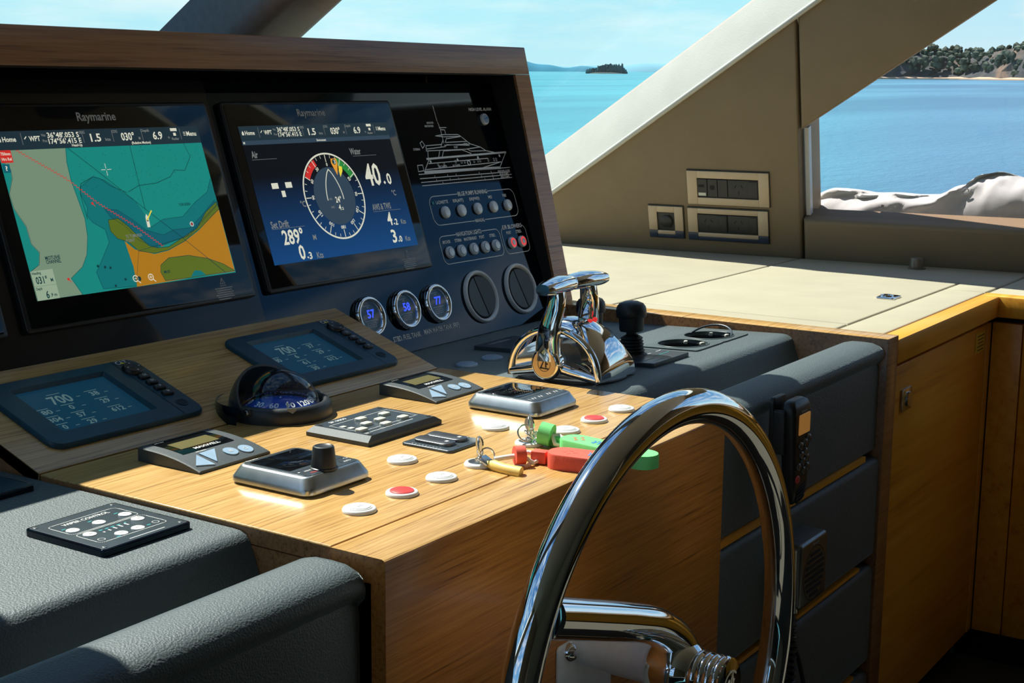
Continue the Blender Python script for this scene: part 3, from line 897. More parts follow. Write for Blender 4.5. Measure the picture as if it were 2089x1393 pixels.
shelf(0.8675, 1.293, -0.0015, -0.024, mb); shelf(1.523, 1.5690, -0.0015, -0.024, mb)
shelf(1.293, 1.523, -0.0015, -0.024, mb, ya=0.281); shelf(1.293, 1.523, -0.0015, -0.024, mb, yb=0.395)
cpart('leather_shelf', mb, 'black_leather')
def roll(x0, x1, dy, dz, b):
    p = [(0.012, b), (0.012, -0.045), (0.014, -0.038), (0.010, -0.033), (0.0035, -0.026), (0.0018, -0.018), (0.0045, -0.0095), (0.012, -0.0025), (0.026, 0.0022), (0.045, 0.003), (0.068, 0.0022), (0.084, -0.002), (0.092, -0.010), (0.095, -0.024), (0.095, b)]
    n = 14; L = []
    for i in range(n + 1):      # ends of the padding are rolled too
        t = i / n; q = 0.0
        x = x0 + (x1 - x0) * t
        L.append((x, 0))
    prof = [(y + dy, z + dz) for y, z in p]
    cy = sum(y for y, z in prof) / len(prof)
    mb = MB(); loops = []
    for x, k in ((x0, 0.93), (x0 + 0.002, 0.97), (x0 + 0.007, 0.995), (x0 + 0.014, 1.0), (x1 - 0.014, 1.0), (x1 - 0.007, 0.995), (x1 - 0.002, 0.97), (x1, 0.93)):
        loops.append([(x, cy + (y - cy) * k, b + (z - b) * (k * 0.3 + 0.7)) for y, z in prof])
    return mb.loft(loops)
cpart('padded_front', roll(-0.745, -0.0145, 0.014, -0.0085, -0.46), 'black_leather', 50)
cpart('padded_front', roll(0.832, 1.5655, 0.002, -0.0005, -0.2100), 'black_leather', 50)
def padbox(x0, x1, z0, z1, y0, r=0.014):
    p = [(y0 + 0.05, z0)]
    for k in range(5):
        t = k * PI / 8; p.append((y0 + r - r * math.sin(t), z0 + r - r * math.cos(t)))
    for k in range(5):
        t = k * PI / 8; p.append((y0 + r - r * math.cos(t), z1 - r + r * math.sin(t)))
    p.append((y0 + 0.05, z1))
    return yz(MB(), p, x0, x1)
for z0, z1 in ((-0.434, -0.2275), (-0.662, -0.4520), (-0.94, -0.680)):
    cpart('padded_front', padbox(0.832, 1.5655, z0, z1, 0.005), 'black_leather', 50)
cpart('padded_front', padbox(-0.745, -0.0145, -0.94, -0.475, 0.02), 'black_leather', 50)
for z in (-0.2180, -0.4432, -0.671):
    cpart('wood_strip', MB().span((0.832, 0.0085, z - 0.0055 if z > -0.3 else z - 0.004), (1.498, 0.022, z + 0.0055 if z > -0.3 else z + 0.003)), 'cabinet_wood', 0)
mb = MB().span((0.021, 0.1, -0.94), (0.847, 0.79, -0.03)).span((0.832, 0.06, -0.94), (1.569, 0.79, -0.13)).span((-0.749, 0.075, -0.94), (-0.002, 0.79, -0.13))
cpart('carcass', mb, 'dark_gap', 0)

# ------------------------------------------------------------------ instrument hood
hood = thing('instrument_hood', 'tall brown wooden hood framing the black instrument fascia', 'hood', loc=(0.41, 0.95, 0.0))
HO = (-0.41, -0.95, 0)
def hpart(name, mb, mat, sm=35):
    o = mb.build(name, mat, hood, sm); o.location = HO
    return o
fy = lambda z: 0.7586 + 0.247 * z
hpart('top_board', yz(MB(), [(fy(0.517), 0.517), (fy(0.5752), 0.5752), (fy(0.5762) + 0.001, 0.5768), (1.14, 0.5768), (1.14, 0.517)], -0.81, 1.6285), 'hood_wood')
for x0, x1 in ((1.5705, 1.6285), (-0.81, -0.752)):
    hpart('side_board', yz(MB(), [(fy(0.0115), 0.0115), (fy(0.5165), 0.5165), (1.14, 0.5165), (1.14, 0.0115)], x0, x1), 'hood_wood')
hpart('dark_liner', yz(MB(), [(fy(0.0115) + 0.006, 0.0115), (fy(0.5165) + 0.006, 0.5165), (1.13, 0.5165), (1.13, 0.0115)], 1.5675, 1.5700), 'dark_gap', 0)  # thin near-black sheets added to darken the hood's inner faces
hpart('dark_liner', yz(MB(), [(fy(0.515) + 0.006, 0.5140), (fy(0.515) + 0.006, 0.5165), (1.13, 0.5165), (1.13, 0.5140)], -0.75, 1.5672), 'dark_gap', 0)
mb = MB(); mb.span((-0.751, 1.135, -0.02), (1.569, 1.15, 0.516)); hpart('back_panel', mb, 'dark_gap', 0)
m_, nt_, b_ = base('weave_black')
tc_ = nt_.nodes.new('ShaderNodeTexCoord')
ck_ = nt_.nodes.new('ShaderNodeTexChecker'); ck_.inputs['Scale'].default_value = 420
ck_.inputs['Color1'].default_value = (0.0035, 0.0035, 0.004, 1); ck_.inputs['Color2'].default_value = (0.012, 0.012, 0.013, 1)
nt_.links.new(tc_.outputs['Object'], ck_.inputs['Vector']); nt_.links.new(ck_.outputs['Color'], b_.inputs['Base Color'])
b_.inputs['Roughness'].default_value = 0.25; b_.inputs['Coat Weight'].default_value = 0.5; b_.inputs['Coat Roughness'].default_value = 0.03; setspec(b_, 0.2)
fas = MB(); fas.span((-0.745, 0.0, -0.012), (0.655, 0.540, 0.0), 0)
o = fas.build('fascia', 'weave_black', hood, 0, Matrix.Translation(HO) @ XF)
fas = MB(); fas.span((0.6552, 0.0, -0.012), (1.536, 0.540, 0.0), 0)
o = fas.build('fascia', 'gloss_black', hood, 0, Matrix.Translation(HO) @ XF)
# print on the fascia
pr = MB()
def outline(x0, y0, x1, y1, r, gaps):
    P = rrect((x0 + x1) / 2, (y0 + y1) / 2, x1 - x0, y1 - y0, r, 6)
    n = len(P)
    for i in range(n):
        a, b = P[i], P[(i + 1) % n]
        if abs(a[1] - b[1]) < 1e-6 and abs(a[0] - b[0]) > 0.05:
            y = a[1]; xs = sorted((a[0], b[0]))
            gp = [q for q in gaps if abs(q[2] - y) < 0.004]
            if gp:
                pr.line([(xs[0], y), (gp[0][0], y)], 0.0015, 0.0004); pr.line([(gp[0][1], y), (xs[1], y)], 0.0015, 0.0004)
                continue
        pr.line([a, b], 0.0015, 0.0004)
outline(1.198, 0.237, 1.510, 0.298, 0.018, [(1.300, 1.412, 0.298), (1.338, 1.375, 0.237)])
outline(1.197, 0.155, 1.415, 0.2135, 0.014, [(1.258, 1.352, 0.2135)])
outline(1.4225, 0.155, 1.5175, 0.2145, 0.014, [(1.430, 1.508, 0.2145)])
pr.build('panel_outline', 'print_white', hood, 0, Matrix.Translation(HO) @ XF); pr = MB()
H = 0.0088
pr.text('BILGE PUMPS RUNNING', 1.356, 0.298, H, 0.108, 0.0004)
def legend():
    global pr
    pr.build('legend', 'print_white', hood, 0, Matrix.Translation(HO) @ XF); pr = MB()
legend()
pr.text('MANUAL', 1.357, 0.237, H * 0.8, 0.034, 0.0004)
legend()
pr.text('NAVIGATION LIGHTS', 1.305, 0.2135, H, 0.090, 0.0004)
legend()
pr.text('E/R BLOWERS', 1.469, 0.2145, H, 0.074, 0.0004)
BIL = [(1.241, 'LAZARETTE'), (1.298, 'E/R(AFT)'), (1.357, 'E/R(FWD)'), (1.416, 'M/S'), (1.471, 'FWD')]
NAV = [(1.220, 'ANCHOR'), (1.261, 'STERN'), (1.305, 'MASTERHEAD'), (1.347, 'PORT'), (1.387, 'STBD.')]
BLO = [(1.450, 'PORT'), (1.489, 'STBD.')]
legend()
for x, t in BIL: pr.text(t, x, 0.2845, 0.0066, 0.0046 * len(t), 0.0004)
legend()
for x, t in NAV: pr.text(t, x, 0.2010, 0.0066, 0.0046 * len(t), 0.0004)
legend()
for x, t in BLO: pr.text(t, x, 0.2015, 0.0066, 0.0046 * len(t), 0.0004)
legend()
pr.text('HIGH LEVEL ALARM', 1.466, 0.4805, 0.0068, 0.086, 0.0004)
legend()
pr.text('STBD. FUEL TANK', 1.018, 0.0295, 0.0098, 0.086, 0.0004)
legend()
pr.text('MAIN WATER TANK (FRP)', 1.131, 0.0305, 0.0098, 0.117, 0.0004)
legend()
pr.text('PORT FUEL TANK', 0.912, 0.0295, 0.0098, 0.086, 0.0004)
legend()
YACHT= [[(1.297,.489),(1.298,.457)],[(1.299,.454),(1.302,.438),(1.301,.409)],[(1.299,.442),(1.324,.442)],[(1.302,.438),(1.316,.437),(1.316,.429)],[(1.279,.425),(1.307,.427),(1.359,.426),(1.367,.422),(1.309,.422),(1.279,.425)],[(1.367,.422),(1.387,.409),(1.396,.404),(1.429,.396),(1.447,.387),(1.478,.382)],[(1.315,.419),(1.307,.41),(1.386,.41)],[(1.317,.418),(1.365,.421)],[(1.301,.404),(1.396,.404)],[(1.238,.405),(1.234,.394),(1.374,.393)],[(1.238,.398),(1.302,.401),(1.311,.405),(1.39,.401)],[(1.238,.405),(1.291,.406),(1.289,.402)],[(1.239,.393),(1.234,.378)],[(1.28,.393),(1.271,.38)],[(1.284,.381),(1.293,.392),(1.359,.392),(1.389,.383)],[(1.374,.393),(1.429,.396)],[(1.379,.393),(1.391,.388),(1.447,.387)],[(1.521,.381),(1.482,.347)],[(1.214,.355),(1.494,.36)],[(1.235,.375),(1.214,.355),(1.211,.348)],[(1.192,.365),(1.209,.365),(1.209,.353),(1.19,.352),(1.192,.365)],[(1.228,.415),(1.234,.406),(1.224,.4),(1.22,.411),(1.228,.415)],[(1.189,.346),(1.521,.346)],[(1.189,.337),(1.517,.336)],[(1.19,.329),(1.52,.33)],[(1.19,.322),(1.519,.323)],[(1.231,.367),(1.445,.37)],[(1.419,.35),(1.494,.36)],[(1.302,.417),(1.292,.406)]]
YTHICK= [[(1.229,.377),(1.521,.381)],[(1.211,.35),(1.483,.347)]]
YDOT= [(1.239,.371),(1.334,.371),(1.41,.373),(1.493,.374),(1.372,.363)]
for L in YACHT: pr.line(L, 0.0017, 0.0004)
pr.line(YTHICK[0], 0.0042, 0.0004); pr.line(YTHICK[1], 0.0055, 0.0004)
for x, y in YDOT[:4]: pr.disc(x, y, 0.0032, 0.0004, seg=12)
pr.arc(*YDOT[4], 0.0035, 0.0065, 0, 2 * PI, 0.0004, seg=20)
for x, y in ((1.262, 0.365), (1.283, 0.365), (1.325, 0.367), (1.346, 0.366), (1.357, 0.366), (1.392, 0.366), (1.407, 0.366), (1.415, 0.366), (1.446, 0.366), (1.468, 0.366), (1.477, 0.366)):
    pr.line([(x - 0.002, y - 0.003), (x + 0.002, y - 0.003), (x + 0.002, y + 0.003), (x - 0.002, y + 0.003)], 0.0008, 0.0004, closed=True)
for y, xs in ((0.337, (1.24, 1.285, 1.315, 1.40, 1.445)), (0.329, (1.243, 1.29, 1.32, 1.405, 1.447)), (0.3225, (1.262, 1.415, 1.447))):
    for x in xs: pr.line([(x, y - 0.001), (x, y + 0.004)], 0.001, 0.0004)
pr.text('ANCHOR', 1.272, 0.4535, 0.0042, 0.024, 0.0004); pr.text('MASTERHEAD', 1.266, 0.4465, 0.0042, 0.030, 0.0004)
pr.text('STERN', 1.203, 0.3985, 0.0045, 0.022, 0.0004); pr.text('FIRE DAMPER', 1.276, 0.3590, 0.0045, 0.030, 0.0004); pr.text('BLOWERS', 1.325, 0.3590, 0.0045, 0.026, 0.0004)
pr.text('PORT', 1.340, 0.3985, 0.0042, 0.014, 0.0004); pr.text('STBD', 1.378, 0.4045, 0.0042, 0.014, 0.0004)
pr.text('HIGH LEVEL ALARM', 1.494, 0.3395, 0.0042, 0.046, 0.0004); pr.text('BILGE PUMPS', 1.492, 0.3325, 0.0042, 0.034, 0.0004); pr.text('FIRE PUMPS', 1.494, 0.3260, 0.0042, 0.034, 0.0004)
o = pr.build('yacht_drawing', 'print_white', hood, 0, Matrix.Translation(HO) @ XF)

# ------------------------------------------------------------------ chart plotter screens
def bezel(label, u0, u1):
    cx = (u0 + u1) / 2; cy = 0.327
    r = thing('chartplotter', label, 'screen', X=onF(cx, cy, 0.0005))
    w = u1 - u0; h = 0.345
    mb = MB(); mb.plate(0, 0, w, h, 0.006, 0, 0.010, 0.003); mb.build('bezel', 'black_plastic', r)
    mb = MB(); mb.plate(0, 0, w - 0.012, h - 0.012, 0.004, 0.0095, 0.0108, 0.0006); mb.build('front_glass', 'black_glass', r)
    mb = MB()
    mb.text('Raymarine', -0.008 if u0 > 0.5 else -0.009, 0.1500, 0.0135, 0.077, 0.0112)
    mb.build('lettering', 'ink_grey', r, 0)
    mb = MB(); wx, wy = 0.163, -0.146
    mb.line([(wx - 0.0055, wy + 0.004), (wx + 0.0055, wy + 0.004), (wx, wy + 0.0135)], 0.0011, 0.0112, closed=True)
    mb.line([(wx, wy + 0.006), (wx, wy + 0.0105)], 0.0012, 0.0112)
    mb.text('CAUTION', wx, wy + 0.0005, 0.0026, 0.014, 0.0112)
    for k in range(6): mb.line([(wx - 0.020 + 0.002 * (k % 3), wy - 0.004 - k * 0.0037), (wx + 0.020 - 0.003 * (k % 2) - (0.006 if k == 5 else 0), wy - 0.004 - k * 0.0037)], 0.0014, 0.0112)
    mb.build('caution_label', 'ink_grey', r, 0)
    return r, cx, cy
LZ = 0.0112
def lcd(r, cx, cy, build, mats, name='display'):
    mb = MB(); build(mb)
    mb.v = [(x - cx, y - cy, z + LZ) for x, y, z in mb.v]
    return mb.build(name, mats, r, 0)
LM = ['lcd_bar', 'lcd_teal', 'lcd_grey', 'lcd_deep', 'lcd_deep2', 'lcd_olive', 'lcd_land', 'lcd_box', 'lcd_white', 'lcd_line', 'lcd_red', 'lcd_yellow', 'lcd_orange', 'lcd_dim', 'lcd_green', 'lcd_dial']
def topbar(mb, x0, x1, y0, y1, home=True):
    mb.poly([(x0, y0), (x1, y0), (x1, y1), (x0, y1)], 0, 0)
    W = x1 - x0; ym = y1 - 0.0125; z = 0.0005
    f = lambda t: x0 + W * t
    mb.text('Home', f(0.060), ym, 0.0075, 0.024, z, 8)
    mb.poly([(f(0.012), ym - 0.004), (f(0.024), ym - 0.004), (f(0.024), ym), (f(0.018), ym + 0.004), (f(0.012), ym)], z, 8)
    mb.text('WPT', f(0.172), ym, 0.0078, 0.020, z, 8); mb.line([(f(0.128), ym), (f(0.136), ym + 0.003)], 0.0016, z, 8)
    mb.text("36\u00b048'.053 S", f(0.305), ym + 0.0045, 0.0080, 0.060, z, 8); mb.text("174\u00b056'.415 E", f(0.308), ym - 0.0050, 0.0080, 0.062, z, 8)
    mb.text('Ves', f(0.214), ym + 0.005, 0.004, 0.008, z, 13); mb.text('Pos', f(0.216), ym - 0.004, 0.004, 0.008, z, 13)
    for t, a, b, u in ((0.455, '1.5', 'SOG', 'kts'), (0.615, '030\u00b0', 'COG', 'M'), (0.770, '6.9', 'Depth', 'm')):
        mb.text(a, f(t), ym - 0.0015, 0.0125, 0.0068 * len(a), z, 8)
        mb.text(b, f(t - 0.060), ym + 0.0075, 0.0045, 0.0035 * len(b), z, 13); mb.text(u, f(t + 0.058), ym - 0.005, 0.0045, 0.0035 * len(u), z, 13)
    for t in (0.115, 0.395, 0.540, 0.690, 0.895): mb.line([(f(t), ym - 0.009), (f(t), ym + 0.009)], 0.0007, z, 13)
    mb.poly([(f(0.845), ym + 0.005), (f(0.880), ym + 0.005), (f(0.880), ym + 0.010), (f(0.845), ym + 0.010)], z, 8)
    mb.poly([(f(0.856), ym - 0.003), (f(0.870), ym - 0.003), (f(0.870), ym + 0.002), (f(0.856), ym + 0.002)], z, 8)
    mb.text('Radar', f(0.862), ym - 0.008, 0.004, 0.016, z, 13)
    mb.text('Menu', f(0.955), ym, 0.0078, 0.022, z, 8)
    for k in (-1, 0, 1): mb.line([(f(0.912), ym + k * 0.0026), (f(0.922), ym + k * 0.0026)], 0.0009, z, 8)
CHART = {
    'chan': [(.209,.428),(.319,.428),(.314,.405),(.313,.377),(.317,.343),(.32,.315),(.316,.287),(.306,.26),(.292,.242),(.266,.227),(.279,.2),(.197,.199),(.197,.244),(.216,.253),(.222,.271),(.212,.285),(.211,.312),(.203,.329),(.198,.34),(.196,.362),(.209,.385),(.21,.398),(.202,.404)],
    'deep': [(.326,.365),(.356,.38),(.378,.373),(.401,.355),(.427,.336),(.44,.308),(.445,.292),(.475,.303),(.517,.304),(.552,.326),(.586,.342),(.6,.364),(.605,.321),(.513,.27),(.407,.256),(.384,.201),(.32,.204),(.315,.231),(.328,.245),(.354,.275),(.353,.295),(.333,.308),(.325,.32),(.33,.331),(.324,.354)],
    'deep2': [(.361,.329),(.387,.324),(.41,.308),(.433,.288),(.466,.277),(.491,.284),(.526,.284),(.555,.3),(.597,.327),(.6,.318),(.522,.272),(.445,.258),(.413,.273),(.393,.298),(.37,.314)],
    'olive': [(.363,.31),(.383,.311),(.399,.297),(.415,.278),(.431,.262),(.448,.257),(.471,.257),(.501,.268),(.541,.282),(.57,.308),(.6,.324),(.602,.311),(.549,.282),(.507,.263),(.469,.252),(.438,.249),(.407,.256),(.391,.272),(.372,.279),(.362,.292)],
    'land': [(.385,.274),(.401,.259),(.438,.248),(.469,.251),(.509,.263),(.544,.278),(.602,.311),(.601,.202),(.502,.202),(.386,.2),(.389,.232)],
    'isle': [(.444,.229),(.464,.239),(.507,.239),(.547,.23),(.579,.217),(.601,.203),(.502,.202),(.445,.203),(.44,.218)],
    'l1': [(.322,.427),(.361,.394),(.441,.323),(.502,.271),(.579,.202)],
    'l2': [(.445,.43),(.442,.321)],
    'red': [(.228,.427),(.308,.377),(.35,.339),(.413,.296),(.461,.257)],
    'cont1': [(.418,.352),(.442,.361),(.48,.363),(.513,.372),(.525,.383),(.548,.381),(.568,.404),(.561,.427)],
    'cont2': [(.414,.351),(.386,.363),(.369,.376),(.356,.38),(.329,.37),(.323,.354),(.324,.314)],
    'boat': [(.438,.309),(.441,.314),(.444,.308),(.443,.292),(.437,.292)],
    'yel': [(.44,.304),(.453,.318)],
    'bx1': [(.198,.244),(.236,.244),(.237,.221),(.199,.221)],
    'bx2': [(.197,.221),(.236,.221),(.236,.199),(.197,.199)],
    'dot': [(.32,.24),(.333,.237),(.343,.235),(.366,.214),(.344,.206),(.386,.213),(.417,.212),(.532,.29),(.26,.226),(.341,.338)],
}

r, cx, cy = bezel('large black chart plotter showing a teal and orange sea chart', 0.1685, 0.6385)
def draw_chart(mb):
    x0, x1, y0, y1 = 0.197, 0.603, 0.200, 0.4565
    mb.poly([(x0, y0), (x1, y0), (x1, y1), (x0, y1)], 0.0, 1)
    topbar(mb, x0, x1, 0.4275, y1)
    mb.v = [(x, y, z + (0.0002 if i >= 4 else 0)) for i, (x, y, z) in enumerate(mb.v)]
    CL = lambda P: [(min(max(x, x0), x1), min(max(y, y0), 0.4275)) for x, y in P]
    mb.poly(CL(CHART['chan']), 0.0002, 2)
    mb.poly(CL(CHART['deep']), 0.0002, 3)
    mb.poly(CL(CHART['deep2']), 0.0004, 4)
    mb.poly(CL(CHART['land']), 0.0006, 6)
    mb.poly(CL(CHART['olive']), 0.0008, 5)
    mb.poly(CL(CHART['isle']), 0.0010, 5)
    mb.poly([(0.500, 0.203), (0.512, 0.213), (0.526, 0.211), (0.534, 0.203)], 0.0012, 3)
    for k in ('chan', 'deep', 'deep2'): mb.line(CL(CHART[k]), 0.0006, 0.0012, 9, True)
    for k in ('olive', 'isle'): mb.line(CL(CHART[k]), 0.0008, 0.0014, 9, True)
    for k in ('l1', 'l2', 'cont1', 'cont2'): mb.line(CL(CHART[k]), 0.0009, 0.0016, 9)
    P = CHART['red']; Q = []
    for a, b in zip(P, P[1:]):
        a = Vector(a); b = Vector(b); n = int((b - a).length / 0.0028); q = (b - a).normalized(); q = Vector((-q.y, q.x))
        for i in range(n): Q.append(tuple(a + (b - a) * i / n + q * (0.0017 if i % 2 else -0.0017)))
    mb.line(Q, 0.0008, 0.0018, 10)
    rnd = random.Random(2)
    for i in range(130):
        x, y = rnd.uniform(0.33, 0.60), rnd.uniform(0.335, 0.425)
        if x < 0.42 and y < 0.36: continue
        mb.disc(x, y, 0.0006, 0.0012, 9, 6)
    mb.poly(CHART['boat'], 0.0020, 8); mb.line(CHART['yel'], 0.0022, 0.0022, 11); mb.disc(0.4405, 0.303, 0.0018, 0.0022, 9, 10)
    for a in range(4):
        d = Vector((math.cos(a * PI / 2), math.sin(a * PI / 2))); c = Vector((0.385, 0.390))
        mb.line([tuple(c + d * 0.002), tuple(c + d * 0.0095)], 0.0009, 0.0018, 8)
    for x, y in CHART['dot'][:5]: mb.disc(x, y, 0.0022, 0.0018, 9, 10)
    for x, y in CHART['dot'][5:7]:
        mb.arc(x, y, 0.0042, 0.0056, 0, 2 * PI, 0.0018, 8, 18); mb.line([(x - 0.0025, y), (x + 0.0025, y)], 0.001, 0.0018, 8); mb.line([(x + 0.004, y - 0.004), (x + 0.008, y - 0.008)], 0.0014, 0.0018, 8)
    mb.line([(0.417, 0.2095), (0.417, 0.2145)], 0.001, 0.0018, 8); mb.disc(0.393, 0.212, 0.004, 0.0018, 9, 12)
    x, y = CHART['dot'][7]; mb.arc(x, y, 0.003, 0.0042, 0, 2 * PI, 0.0018, 8, 14); mb.disc(x, y, 0.0018, 0.0019, 10, 10)
    for x, y in CHART['dot'][8:]: mb.disc(x, y, 0.0022, 0.0018, 10, 10); mb.line([(x, y), (x + 0.004, y - 0.005)], 0.001, 0.0018, 10)
    mb.text('MOTUIHE', 0.242, 0.2615, 0.0055, 0.027, 0.0018, 9); mb.text('CHANNEL', 0.242, 0.2555, 0.0055, 0.027, 0.0018, 9)
    mb.text('TE TUMUREA', 0.405, 0.2810, 0.0050, 0.034, 0.0018, 13); mb.text('POINT', 0.396, 0.2740, 0.0050, 0.018, 0.0018, 13)
    mb.text('MUD', 0.453, 0.2170, 0.0045, 0.013, 0.0018, 9); mb.text('TOROKERA', 0.528, 0.3240, 0.0045, 0.026, 0.0018, 9)
    mb.poly([(0.197, 0.2215), (0.2365, 0.2215), (0.2365, 0.2445), (0.197, 0.2445)], 0.0016, 7)
    mb.poly([(0.197, 0.200), (0.2365, 0.200), (0.2365, 0.2208), (0.197, 0.2208)], 0.0016, 7)
    mb.text('Heading', 0.2065, 0.2410, 0.0040, 0.0155, 0.0018, 9); mb.text('031\u00b0', 0.2125, 0.2300, 0.0105, 0.0205, 0.0018, 9); mb.text('M', 0.2305, 0.2285, 0.0052, 0.0045, 0.0018, 9)
    mb.text('Depth', 0.2045, 0.2175, 0.0040, 0.0105, 0.0018, 9); mb.text('6', 0.2165, 0.2075, 0.0110, 0.0055, 0.0018, 9); mb.text('.9 m', 0.2270, 0.2062, 0.0050, 0.0115, 0.0018, 9)
    mb.text('Head-Up', 0.342, 0.4315, 0.0042, 0.020, 0.0012, 8); mb.text('(Relative Motion)', 0.471, 0.4315, 0.0042, 0.040, 0.0012, 8)
    mb.poly([(0.197, 0.4085), (0.2180, 0.4085), (0.2180, 0.4275), (0.197, 0.4275)], 0.0016, 10)
    mb.text('750mm', 0.2075, 0.4220, 0.0045, 0.017, 0.0020, 8); mb.text('Hrs Rel', 0.2075, 0.4140, 0.0045, 0.017, 0.0020, 8)
    mb.poly([(0.197, 0.3935), (0.2095, 0.3935), (0.2095, 0.4065), (0.197, 0.4065)], 0.0016, 4); mb.text('?', 0.203, 0.400, 0.007, 0.004, 0.0020, 8)
lcd(r, cx, cy, draw_chart, LM)
r, cx, cy = bezel('large black display with a round wind dial on a dark blue screen', 0.6715, 1.1430)
def draw_night(mb):
    mb.poly([(0.699, 0.202), (1.1115, 0.202), (1.1115, 0.4540), (0.699, 0.4540)])
mb = MB(); draw_night(mb); mb.v = [(x - cx, y - cy, z + LZ) for x, y, z in mb.v]
M['lcd_night'].node_tree.nodes['Map Range'].inputs['From Min'].default_value = 0.20 - cy
M['lcd_night'].node_tree.nodes['Map Range'].inputs['From Max'].default_value = 0.36 - cy
mb.build('display_backlight', 'lcd_night', r, 0)
def draw_wind(mb):
    z = 0.0004
    topbar(mb, 0.699, 1.1115, 0.4275, 0.4540)
    mb.v = [(x, y, q + 0.0002) for x, y, q in mb.v]
    mb.poly([(0.699, 0.4195), (1.1115, 0.4195), (1.1115, 0.4275), (0.699, 0.4275)], 0.0003, 15)
    mb.text('Environment', 0.907, 0.4235, 0.0042, 0.026, 0.0006, 8); mb.text('M', 0.7035, 0.4235, 0.004, 0.004, 0.0006, 8)
    c = (0.9035, 0.3155); ry = 0.0815
    mb.arc(*c, 0.0800, 0.0832, 0, 2 * PI, z, 8, 72)
    mb.disc(*c, 0.0555, z, 15, 48)
    an = lambda d: R(90 - d)
    mb.arc(*c, 0.0655, 0.0785, an(-25), an(-60), z, 10, 16); mb.arc(*c, 0.0655, 0.0785, an(22), an(62), z, 14, 16)
    for d in range(0, 360, 10):
        L = 0.0655 if d % 30 == 0 else 0.0735
        a = an(d); mb.line([(c[0] + L * math.cos(a), c[1] + L * math.sin(a)), (c[0] + 0.0785 * math.cos(a), c[1] + 0.0785 * math.sin(a))], 0.0016 if d % 30 == 0 else 0.001, 0.0008, 8)
    for d, t in ((0, '0'), (30, '30'), (60, '60'), (90, '90'), (120, '120'), (150, '150'), (180, '180'), (-30, '30'), (-60, '60'), (-90, '90'), (-120, '120'), (-150, '150')):
        if d == 30: continue
        a = an(d); mb.text(t, c[0] + 0.0605 * math.cos(a), c[1] + 0.0605 * math.sin(a), 0.0062, 0.0042 * len(t), 0.0010, 8, rot=R(-d))
    mb.poly([(0.9175, 0.3865), (0.9330, 0.3865), (0.9345, 0.378), (0.9255, 0.354), (0.9160, 0.378)], 0.0012, 12); mb.disc(0.9252, 0.3800, 0.0055, 0.0014, 9, 16); mb.text('3', 0.9265, 0.380, 0.007, 0.005, 0.0016, 8)
    mb.poly([(0.9350, 0.3720), (0.9440, 0.3700), (0.9430, 0.362), (0.9330, 0.350), (0.9325, 0.362)], 0.0010, 11)
    hullL = [(0.9035 - 0.0225 * math.sin(t * PI / 2) ** 0.75, 0.3665 - 0.058 * t) for t in [k / 12 for k in range(13)]]
    mb.line(hullL, 0.0019, 0.0010, 8); mb.line([(2 * 0.9035 - x, y) for x, y in hullL], 0.0019, 0.0010, 8)
    mb.text('24\u00b0', 0.910, 0.3080, 0.0110, 0.0165, 0.0010, 8); mb.text('AWA', 0.889, 0.3100, 0.0040, 0.009, 0.0010, 13); mb.text('4', 0.9085, 0.2930, 0.0105, 0.0065, 0.0010, 8); mb.text('.2', 0.9155, 0.2905, 0.0050, 0.0055, 0.0010, 8); mb.text('AWS', 0.889, 0.2945, 0.0040, 0.009, 0.0010, 13)
    mb.text('Air', 0.7215, 0.4020, 0.0125, 0.016, z, 13); mb.line([(0.712, 0.3925), (0.775, 0.3925)], 0.0006, z, 13)
    mb.text('Water', 0.9950, 0.3985, 0.0125, 0.032, z, 13); mb.line([(0.985, 0.389), (1.055, 0.389)], 0.0006, z, 13)
    for x, y, w, h in ((0.752, 0.3430, 0.0170, 0.0105), (0.7875, 0.3430, 0.0170, 0.0105), (0.7690, 0.3275, 0.0095, 0.0115)): mb.poly([(x - w / 2, y - h / 2), (x + w / 2, y - h / 2), (x + w / 2, y + h / 2), (x - w / 2, y + h / 2)], z, 8)
    mb.text('\u00b0C', 0.8120, 0.3060, 0.0110, 0.0135, z, 13)
    mb.text('40', 1.0280, 0.3510, 0.0420, 0.0460, z, 8); mb.disc(1.0590, 0.3330, 0.0036, z, 8, 4); mb.text('0', 1.0745, 0.3400, 0.0215, 0.0135, z, 8)
    mb.text('\u00b0C', 1.0780, 0.3110, 0.0105, 0.0125, z, 13)
    mb.text('Set Drift', 0.7385, 0.2735, 0.0125, 0.046, z, 13); mb.line([(0.716, 0.2655), (0.800, 0.2655)], 0.0006, z, 13)
    mb.text('289\u00b0', 0.7640, 0.2490, 0.0260, 0.0550, z, 8); mb.text('M', 0.8190, 0.2430, 0.0095, 0.0085, z, 13)
    mb.text('0', 0.7760, 0.2190, 0.0260, 0.0155, z, 8); mb.disc(0.7885, 0.2080, 0.0022, z, 8, 4); mb.text('3', 0.7960, 0.2110, 0.0125, 0.0080, z, 8); mb.text('Kts', 0.8210, 0.2095, 0.0110, 0.0170, z, 13)
    mb.text('AWS & TWS', 1.0300, 0.2865, 0.0120, 0.056, z, 13); mb.line([(1.002, 0.2775), (1.085, 0.2775)], 0.0006, z, 13)
    mb.text('4', 1.0440, 0.2610, 0.0250, 0.0145, z, 8); mb.disc(1.0555, 0.2500, 0.0022, z, 8, 4); mb.text('2', 1.0625, 0.2535, 0.0120, 0.0080, z, 8); mb.text('Kts', 1.0840, 0.2525, 0.0095, 0.0150, z, 13)
    mb.text('3', 1.0440, 0.2260, 0.0250, 0.0145, z, 8); mb.disc(1.0555, 0.2150, 0.0022, z, 8, 4); mb.text('0', 1.0625, 0.2190, 0.0120, 0.0080, z, 8); mb.text('Kts', 1.0840, 0.2180, 0.0095, 0.0150, z, 13)
lcd(r, cx, cy, draw_wind, LM)
r, cx, cy = bezel('black display cut off by the left edge of the view, beside the chart screen', -0.336, 0.1360)
